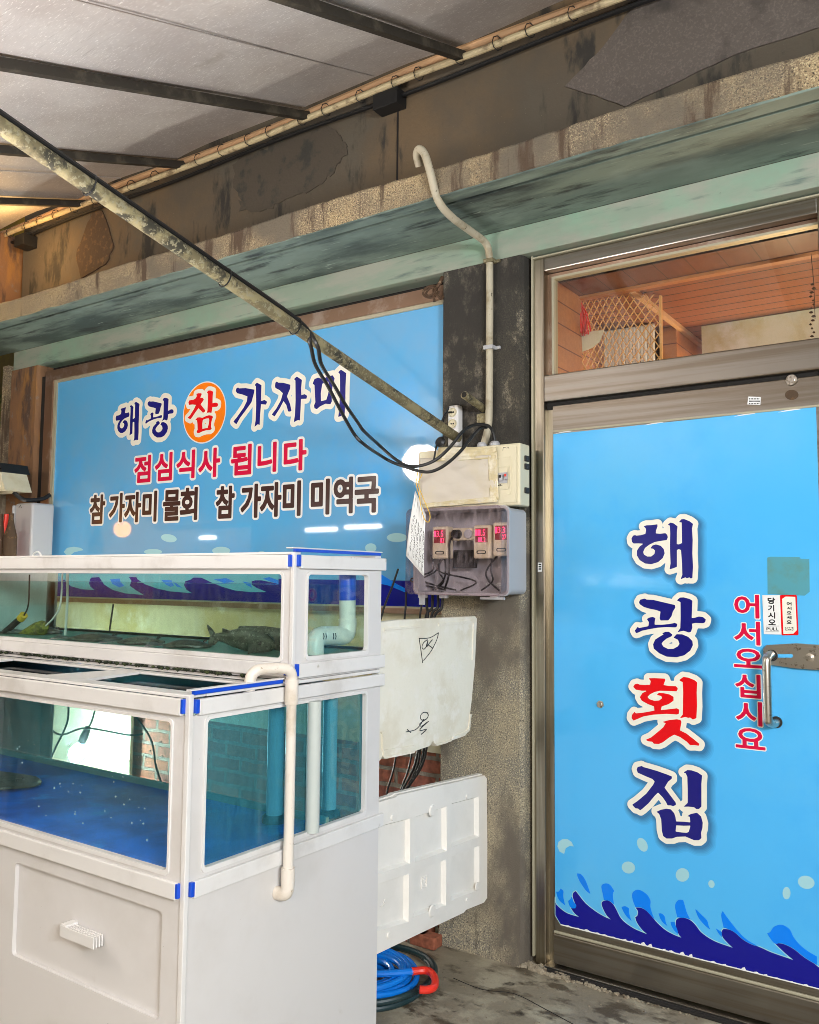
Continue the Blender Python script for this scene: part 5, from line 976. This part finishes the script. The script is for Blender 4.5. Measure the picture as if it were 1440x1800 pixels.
for k in range(60):
    px, py = rn.uniform(20, 290), rn.uniform(1290, 1480); p = onY(px, py, rn.uniform(-1.44, -1.36)); s_ = rn.choice((.0012, .0018, .0026)); mb.lathe([(.0001, -s_), (s_*.9, -s_*.4), (s_*.9, s_*.4), (.0001, s_)], p, (0, 0, 1), 6)
tag(mb.build('air_bubbles', 'white'), 'fine white air bubbles and flecks rising behind the front glass of the lower tank', 'bubbles', kind='stuff')
# work bulb behind the lower tank
t = thing('leaning_board', (-4.2, .05, 0), 'pale cream board leaning on the wall behind the lower tank, left of the bare bricks', 'board')
MB().box(-4.72, -3.84, .060, .082, .0, .80, .004).build('board', 'creamwall', t)
t = thing('work_bulb', tuple(BULB), 'bright bare work bulb hanging behind the lower tank', 'lamp')
MB().lathe([(.0001, -.055), (.02, -.05), (.036, -.03), (.040, -.005), (.034, .02), (.020, .04), (.014, .055), (.0001, .055)], BULB, (.5, .1, 1), 18).build('bulb', 'bulbm', t, True)
bt = BULB+Vector((.5, .1, 1)).normalized()*.055; up = Vector((.5, .1, 1)).normalized()
MB().tube([bt, bt+up*.03, bt+up*.09], [.018, .022, .016], 12).build('socket', 'dark', t, True)
MB().tube([bt+up*.08, bt+up*.16, bt+Vector((.02, .1, .35)), bt+Vector((-.05, .2, .7))], .0045, 7, 6).build('cord', 'cable', t, True)
for i, pts in enumerate(([(215, 1235), (235, 1255), (265, 1300), (275, 1350), (292, 1400)], [(60, 1240), (100, 1290), (150, 1280), (225, 1292), (250, 1290)], [(30, 1250), (45, 1300), (60, 1350), (72, 1362)], [(120, 1232), (118, 1270), (95, 1320), (80, 1360)])):
    cable([yp(x, y, -.62) for x, y in pts], .004, ['black cable curving down past the bricks behind the lower tank', 'black cable sagging across behind the lower tank glass', 'black cable slanting down at the far left behind the lower tank', 'black cable dropping towards the bright work bulb'][i], 'cables behind the lower tank', 'loose_cable')
# ---------------------------------------------------------------- foam lids (standing between the back of the tank and the pillar)
def xq(pts, X, sc=1, org=(0, 0)): return [(max(u, -.697), v) for u, v in pxX(pts, X, org, sc)]
def notch(mb, *a): pass
t = thing('foam_lid', (-1.64, -.4, .836), 'stained cream foam box lid with pen marks, the upper of the two beside the tank', 'foam lid', 'foam lids beside the tank')
ux = -1.660; U = xq([(667, 1094), (700, 1090), (760, 1087), (836, 1083), (839, 1087), (836, 1160), (830, 1230), (826, 1262), (823, 1288), (818, 1294), (795, 1302), (792, 1300), (788, 1306), (767, 1312), (762, 1302), (756, 1312), (720, 1324), (678, 1335), (673, 1331), (668, 1338), (660, 1338)], ux)
mb = MB(); mb.prism([U], 'X', ux-.028, ux); lid = mb.build('lid_board', 'eps', t)
bm_ = lid.modifiers.new('bevel', 'BEVEL'); bm_.width = .004; bm_.segments = 2; bm_.limit_method = 'ANGLE'

def RB(*a): MB().prism(*a).build('moulded_rib', 'eps', lid)
oz = (640, 1000)
RB([xq([(155, 470), (445, 445), (447, 462), (155, 488)], ux, 4.5, oz)], 'X', ux, ux+.004); RB([xq([(587, 430), (860, 405), (885, 410), (870, 720), (852, 722), (862, 428), (590, 452)], ux, 4.5, oz)], 'X', ux, ux+.004)
RB([xq([(150, 1440), (160, 1430), (395, 1395), (395, 1412), (165, 1450), (165, 1480), (400, 1440), (395, 1455), (170, 1500), (150, 1490)], ux, 4.5, oz)], 'X', ux, ux+.004)
RB([xq([(128, 1290), (155, 1285), (158, 1440), (140, 1440), (140, 1310)], ux, 4.5, oz)], 'X', ux, ux+.004); RB([xq([(560, 1385), (690, 1350), (690, 1362), (570, 1398)], ux, 4.5, oz), ], 'X', ux, ux+.004); RB([xq([(700, 1345), (822, 1290), (832, 1270), (845, 1150), (836, 1150), (822, 1262), (808, 1278), (700, 1328)], ux, 4.5, oz)], 'X', ux, ux+.004)

mk = MB()
def stroke(pts, r_=.0016): mk.tube([(ux+.0004, *p_) for p_ in xq(pts, ux, 4.5, oz)], r_, 5, 3)
for pts in ([(435, 550), (520, 545), (588, 505)], [(588, 505), (575, 560), (530, 650), (470, 725)], [(435, 550), (450, 650), (463, 745)], [(500, 560), (470, 585), (458, 620), (475, 635), (500, 600), (505, 562)], [(505, 562), (490, 620), (515, 590), (540, 560)], [(520, 610), (540, 625), (505, 600)], [(505, 1140), (470, 1135), (445, 1165), (455, 1195), (490, 1190), (508, 1160), (500, 1140)], [(490, 1190), (440, 1225), (455, 1245), (510, 1205), (450, 1260), (445, 1280), (495, 1270), (450, 1310)], [(330, 1290), (400, 1275), (440, 1240), (470, 1190)], [(340, 1270), (370, 1295)]): stroke(pts)
mk.build('pen_marks', 'black', lid)
t = thing('foam_lid', (-1.62, -.36, .2), 'clean white foam box lid with moulded pockets, the lower one beside the tank', 'foam lid', 'foam lids beside the tank')
lx = -1.654; ol = [(655, 1412), (694, 1400), (700, 1396), (845, 1363), (853, 1361), (857, 1366), (858, 1470), (859, 1578), (852, 1588), (820, 1601), (816, 1606), (740, 1642), (661, 1680), (650, 1684)]
oz2 = (640, 1400)
cells = [[(110, 185), (292, 138), (292, 425), (85, 495)], [(325, 130), (522, 62), (525, 345), (322, 418)], [(555, 45), (728, 0), (728, 255), (552, 322)], [(80, 560), (285, 490), (282, 795), (80, 855)], [(325, 470), (520, 400), (520, 690), (312, 765)], [(552, 382), (730, 312), (730, 590), (548, 660)]]
mb = MB(); mb.prism([xq(ol, lx)], 'X', lx-.034, lx-.016); 
def shr(c, q_): m_ = np.mean(c, 0); return [tuple(m_+(np.array(p_)-m_)*q_) for p_ in c]
holes = [xq(c, lx, 3.6, oz2) for c in cells]
sk = MB()
for c in cells:
    A_ = xq(c, lx, 3.6, oz2); B_ = xq(shr(c, .90), lx, 3.6, oz2); sk.add([(lx-.0004, *p_) for p_ in A_]+[(lx-.0158, *p_) for p_ in B_], [(i, (i+1) % 4, 4+(i+1) % 4, 4+i) for i in range(4)])
mb.prism([xq(shr(ol, .985), lx)]+holes, 'X', lx-.0158, lx)
mb.add(sk.v, sk.f); lid2 = mb.build('lid_board', 'eps2', t); bm_ = lid2.modifiers.new('bevel', 'BEVEL'); bm_.width = .003; bm_.segments = 2; bm_.limit_method = 'ANGLE'
for x, y, r_ in ((180, 135, .010), (430, 90, .020), (155, 878, .010), (430, 725, .021), (650, 655, .008), (715, 570, .016), (650, 0, .008)):
    p = onX(640+x/3.6, 1400+y/3.6, lx); MB().lathe([(.0001, .004), (r_*.8, .004), (r_, 0), (.0001, 0)], (lx+.0002, p[1], p[2]), (1, 0, 0), 18).build('moulded_stud', 'eps2', lid2, True)
em = MB(); p = [(385, 522), (422, 508), (422, 580), (385, 592)]; em.prism([xq(p, lx, 3.6, oz2), xq(shr(p, .82), lx, 3.6, oz2)], 'X', lx-.0158, lx-.0125)
for sp_ in ([(395, 540), (412, 533), (412, 545), (398, 552), (412, 553), (411, 568), (396, 572)], [(160, 655), (148, 680), (160, 682), (136, 705)],): em.tube([(lx-.0155, *q_) for q_ in xq(sp_, lx, 3.6, oz2)], .0016, 5, 3)
em.build('recycling_mark', 'eps2', lid2)
# ---------------------------------------------------------------- hoses
def coil(name, mat, c, r0, r, turns, label, wob, seed, z0, zs):
    rn = random.Random(seed); pts = []
    ph = [rn.uniform(0, 6) for _ in range(8)]
    for k in range(int(turns*16)):
        a = 2*math.pi*k/16; tn = k/16; rr = r0+wob*math.sin(tn*1.7+ph[0])+wob*.5*math.sin(tn*4.1+ph[1]); ox = wob*.8*math.sin(tn*.9+ph[2]); oy = wob*.8*math.sin(tn*1.3+ph[3])
        pts.append((c[0]+ox+rr*math.cos(a), c[1]+oy+rr*math.sin(a), z0+zs*(.5+.5*math.sin(tn*2.3+a*.3+ph[4]))+abs(math.sin(a*1.5+tn))*.01))
    return pts
t = thing('blue_hose', (-1.95, -.42, 0), 'coiled bright blue water hose with a red clamp end on the floor', 'hose')
hb = MB()
for i in range(9):
    rn = random.Random(40+i); cx, cy = -1.90+rn.uniform(-.015, .015), -.45+rn.uniform(-.02, .02); rr = .105+.019*(i % 5); z0 = .013+.020*(i//3)+.004*(i % 3); tilt = rn.uniform(-.05, .05)
    pts = [(cx+rr*1.1*math.cos(a), cy+rr*math.sin(a), z0+.02*(1+math.sin(a+i))*tilt*8*.2+.004*math.sin(3*a+i)+.004) for a in np.linspace(0, 2*math.pi, 30)]
    hb.tube(pts, .0105, 10, 2, caps=False)
hb.build('coil', 'blueh', t, True)
pa = [onZ(x, y, .085) for x, y in ((640, 1712), (690, 1711), (726, 1708))]; MB().tube([tuple(p) for p in pa], .0115, 10, 4).build('hose_end', 'blueh', t, True)
pr = [onZ(x, y, .085) for x, y in ((724, 1708), (745, 1706), (758, 1710), (765, 1722), (763, 1735), (752, 1740), (738, 1740))]; MB().tube([tuple(p) for p in pr], .0125, 10, 5).build('red_end', 'redp', t, True)
t = thing('dark_hose', (-1.95, -.4, 0), 'thin dark teal hose looped on the floor around the blue hose', 'hose')
hb = MB()
for i, (rx, ry) in enumerate(((.255, .245), (.263, .235))): hb.tube([(-1.935+.01*i+rx*math.cos(a), -.41+ry*math.sin(a), .012+.018*i+.010*math.sin(2*a+i)+.006) for a in np.linspace(0, 2*math.pi, 34)], .0105, 10, 2, caps=False)
hb.build('loop', 'blackh', t, True)
for i, (px, py) in enumerate(((737, 1628), (730, 1645), (748, 1652))):
    p = onZ(px, py, .02); o = MB().box(p[0]-.06, p[0]+.06, p[1]-.03, p[1]+.03, .0, .045+.03*(i == 0), .006).build('loose_brick', 'brick'); tag(o, ['loose red brick lying highest against the wall under the foam lid', 'loose red brick under the lower foam lid, left of the pillar foot', 'loose red brick touching the foot of the pillar'][i], 'brick', 'loose bricks by the pillar foot')
# ---------------------------------------------------------------- left edge
t = thing('grey_switch_box', tuple(onY(40, 930, -.12)), 'light grey plastic switch box on the rusty left pillar', 'electrical box')
a = onY(57, 883, -.14); b_ = onY(57, 975, -.14); c = onY(27, 885, -.14)
MB().box(c[0], a[0], -.14, .0, b_[2]-.06, a[2], .012).build('box_body', 'greypl', t); MB().box(c[0]-.02, c[0]-.002, -.15, .0, b_[2]-.06, a[2]-.01, .006).build('hinged_lid', 'greypl', t)
mb = MB(); mb.tube([yp(33, 893, -.143), yp(36, 888, -.143), yp(38, 893, -.143)], .0012, 4); mb.build('tick_mark', 'black', t)
t = thing('floodlight', tuple(onY(12, 848, -.2)), 'cream ribbed floodlight housing with a black top above the grey switch box', 'lamp')
a, b_ = onY(-30, 868, -.2), onY(33, 864, -.2); tp = onY(24, 832, -.2)
mb = MB(); mb.prism([[(a[0], a[2]), (b_[0], b_[2]), (tp[0], tp[2]), (a[0], tp[2]+.01)]], 'Y', -.28, -.12); mb.build('housing', 'ivory', t)
mb = MB()
for k in range(9): x = a[0]+(b_[0]-a[0])*(k+.5)/9.5; mb.box(x-.006, x+.004, -.288, -.281, a[2]+.01, tp[2]-.01, .002)
mb.build('rib', 'ivory', t); mb = MB(); mb.prism([[(a[0], tp[2]+.012), (tp[0]+.0, tp[2]+.002), (tp[0]-.03, tp[2]+.055), (a[0], tp[2]+.06)]], 'Y', -.27, -.10); mb.build('hood', 'dark', t)
MB().tube([(b_[0]-.05, -.2, b_[2]), (b_[0]-.03, -.15, b_[2]-.04), (b_[0]-.02, -.05, b_[2]-.03), (b_[0]-.01, .0, b_[2])], .012, 8, 4).build('bracket', 'dark', t, True)
t = thing('bottle_rack', tuple(onY(8, 930, -.3)), 'cluster of brown and orange bottles standing left of the grey switch box', 'bottles')
for i, px in enumerate((-14, -2, 8, 17)):
    p = onY(px, 975, -.20-.03*(i % 2)); o = MB().lathe([(.0001, 0), (.034, 0), (.036, .01), (.036, .16), (.02, .22), (.013, .26), (.013, .29), (.0001, .29)], (p[0], p[1], p[2]-.06), (0, 0, 1), 14).build('bottle', ['rolled', 'rusty', 'redp', 'patchb'][i], t, True)
box('shelf_board', 'rustpost', t, -5.4, c[0]-.03, -.30, -.10, onY(10, 985, -.2)[2]-.05, onY(10, 985, -.2)[2]-.03)
t = thing('neighbour_wall', (-6.5, .8, 0), 'olive yellow wall of the next house beyond the left pillar', 'wall')
MB().box(-9.5, -5.15, 1.2, 1.4, 0, 4.6).build('wall_face', 'olivew', t)
t = thing('shrub', (-5.5, .4, 0), 'dark leafy shrub beyond the rusty left pillar', 'shrub')
mb = MB(); rn = random.Random(77)
for k in range(1500):
    x, y, z = rn.uniform(-6.4, -5.12), rn.uniform(.15, .9), rn.uniform(.9, 2.72)
    d = Vector((rn.uniform(-1, 1), rn.uniform(-1, 1), rn.uniform(-1, 1))).normalized(); u = d.orthogonal().normalized(); p = Vector((x, y, z)); s_ = rn.uniform(.025, .05)
    mb.add([p-u*s_, p+d*s_*.4, p+u*s_, p-d*s_*.4], [(0, 1, 2, 3)])
mb.build('foliage', 'leaf', t); MB().tube([(-5.7, .5, 0), (-5.66, .5, 1.0), (-5.6, .52, 2.2)], [.03, .022, .008], 8, 3).build('stem', 'patchb', t)
# ---------------------------------------------------------------- lamps under the awning (they show in the window as reflections)
for n_, p, r_, e_, c_ in LAMPS:
    nm, lab = ('globe_lamp', 'white globe lamp hanging under the awning') if n_ == 'globe' else ('bulb_lamp', 'small amber bulb lamp hanging under the awning')
    t = thing(nm, tuple(p), lab, 'lamp'); P0 = Vector(p)
    MB().lathe([(.0001, -r_*.98)]+[(r_*.95*math.sin(a), -r_*.95*math.cos(a)) for a in np.linspace(.3, 2.9, 9)]+[(.0001, r_*.97)], P0, (0, 0, 1), 20).build('globe', 'whiteglow' if n_ == 'globe' else 'warmglow', t, True)
    MB().lathe([(.0001, r_*.95), (.04, r_*.95), (.03, r_+.06), (.0001, r_+.06)], P0, (0, 0, 1), 14).tube([P0+Vector((0, 0, r_+.05)), P0+Vector((0, 0, max(r_+.1, 3.5+SL*p[1]-p[2])))], .005, 6).build('cap', 'dark', t)
for i, (px, py, y, ln, m_) in enumerate(((565, 931, -5.5, .5, 'whiteglow'), (638, 926, -5.5, .55, 'whiteglow'), (365, 945, -5.6, .3, 'whiteglow'), (485, 785, -3.6, .3, 'warmglow'))):
    p = mirror(px, py, y); t = thing('tube_lamp', tuple(p), ['left one of the pair of white tube lamps across the street', 'right one of the pair of white tube lamps across the street', 'short single white tube lamp across the street', 'short amber tube lamp under the awning'][i], 'lamp', 'tube lamps')
    MB().tube([(p[0]-ln/2, p[1], p[2]), (p[0]+ln/2, p[1], p[2])], .022, 10).build('tube', m_, t, True); MB().box(p[0]-ln/2-.03, p[0]+ln/2+.03, p[1]-.03, p[1]+.03, p[2]+.025, p[2]+.06, .004).build('housing', 'greypl', t)
t = thing('street_building', (0, -9.2, 0), 'plain grey building across the street behind the viewer', 'building')
MB().box(-12, 10, -9.5, -9, 0, 6).build('wall', 'creamwall', t)
tag(MB().box(-14, 12, -9, -5.0, .003, .006).build('road', 'asph'), kind='structure')

# grit and a crack on the floor
mb = MB(); rn = random.Random(55)
for k in range(170):
    px, py = rn.uniform(760, 1440), rn.uniform(1690, 1800)
    p = onZ(px, py, 0); 
    if p[1] > -.02: continue
    s_ = rn.choice((.0012, .002, .0025, .004)); mb.lathe([(.0001, 0), (s_, .0005), (s_*.7, s_*.6), (.0001, s_*.8)], (p[0], p[1], 0), (rn.uniform(-.4, .4), rn.uniform(-.4, .4), 1), 5)
tag(mb.build('floor_grit', 'mortar'), kind='stuff')
c_ = [onZ(x, y, 0) for x, y in ((800, 1720), (850, 1742), (905, 1750), (960, 1772), (1010, 1800), (1060, 1830))]
tag(MB().tube([(p[0]+rn.uniform(-.01, .01), p[1]+rn.uniform(-.01, .01), .0002) for p in c_], .0016, 5, 4).build('floor_crack', 'gap'), kind='structure')
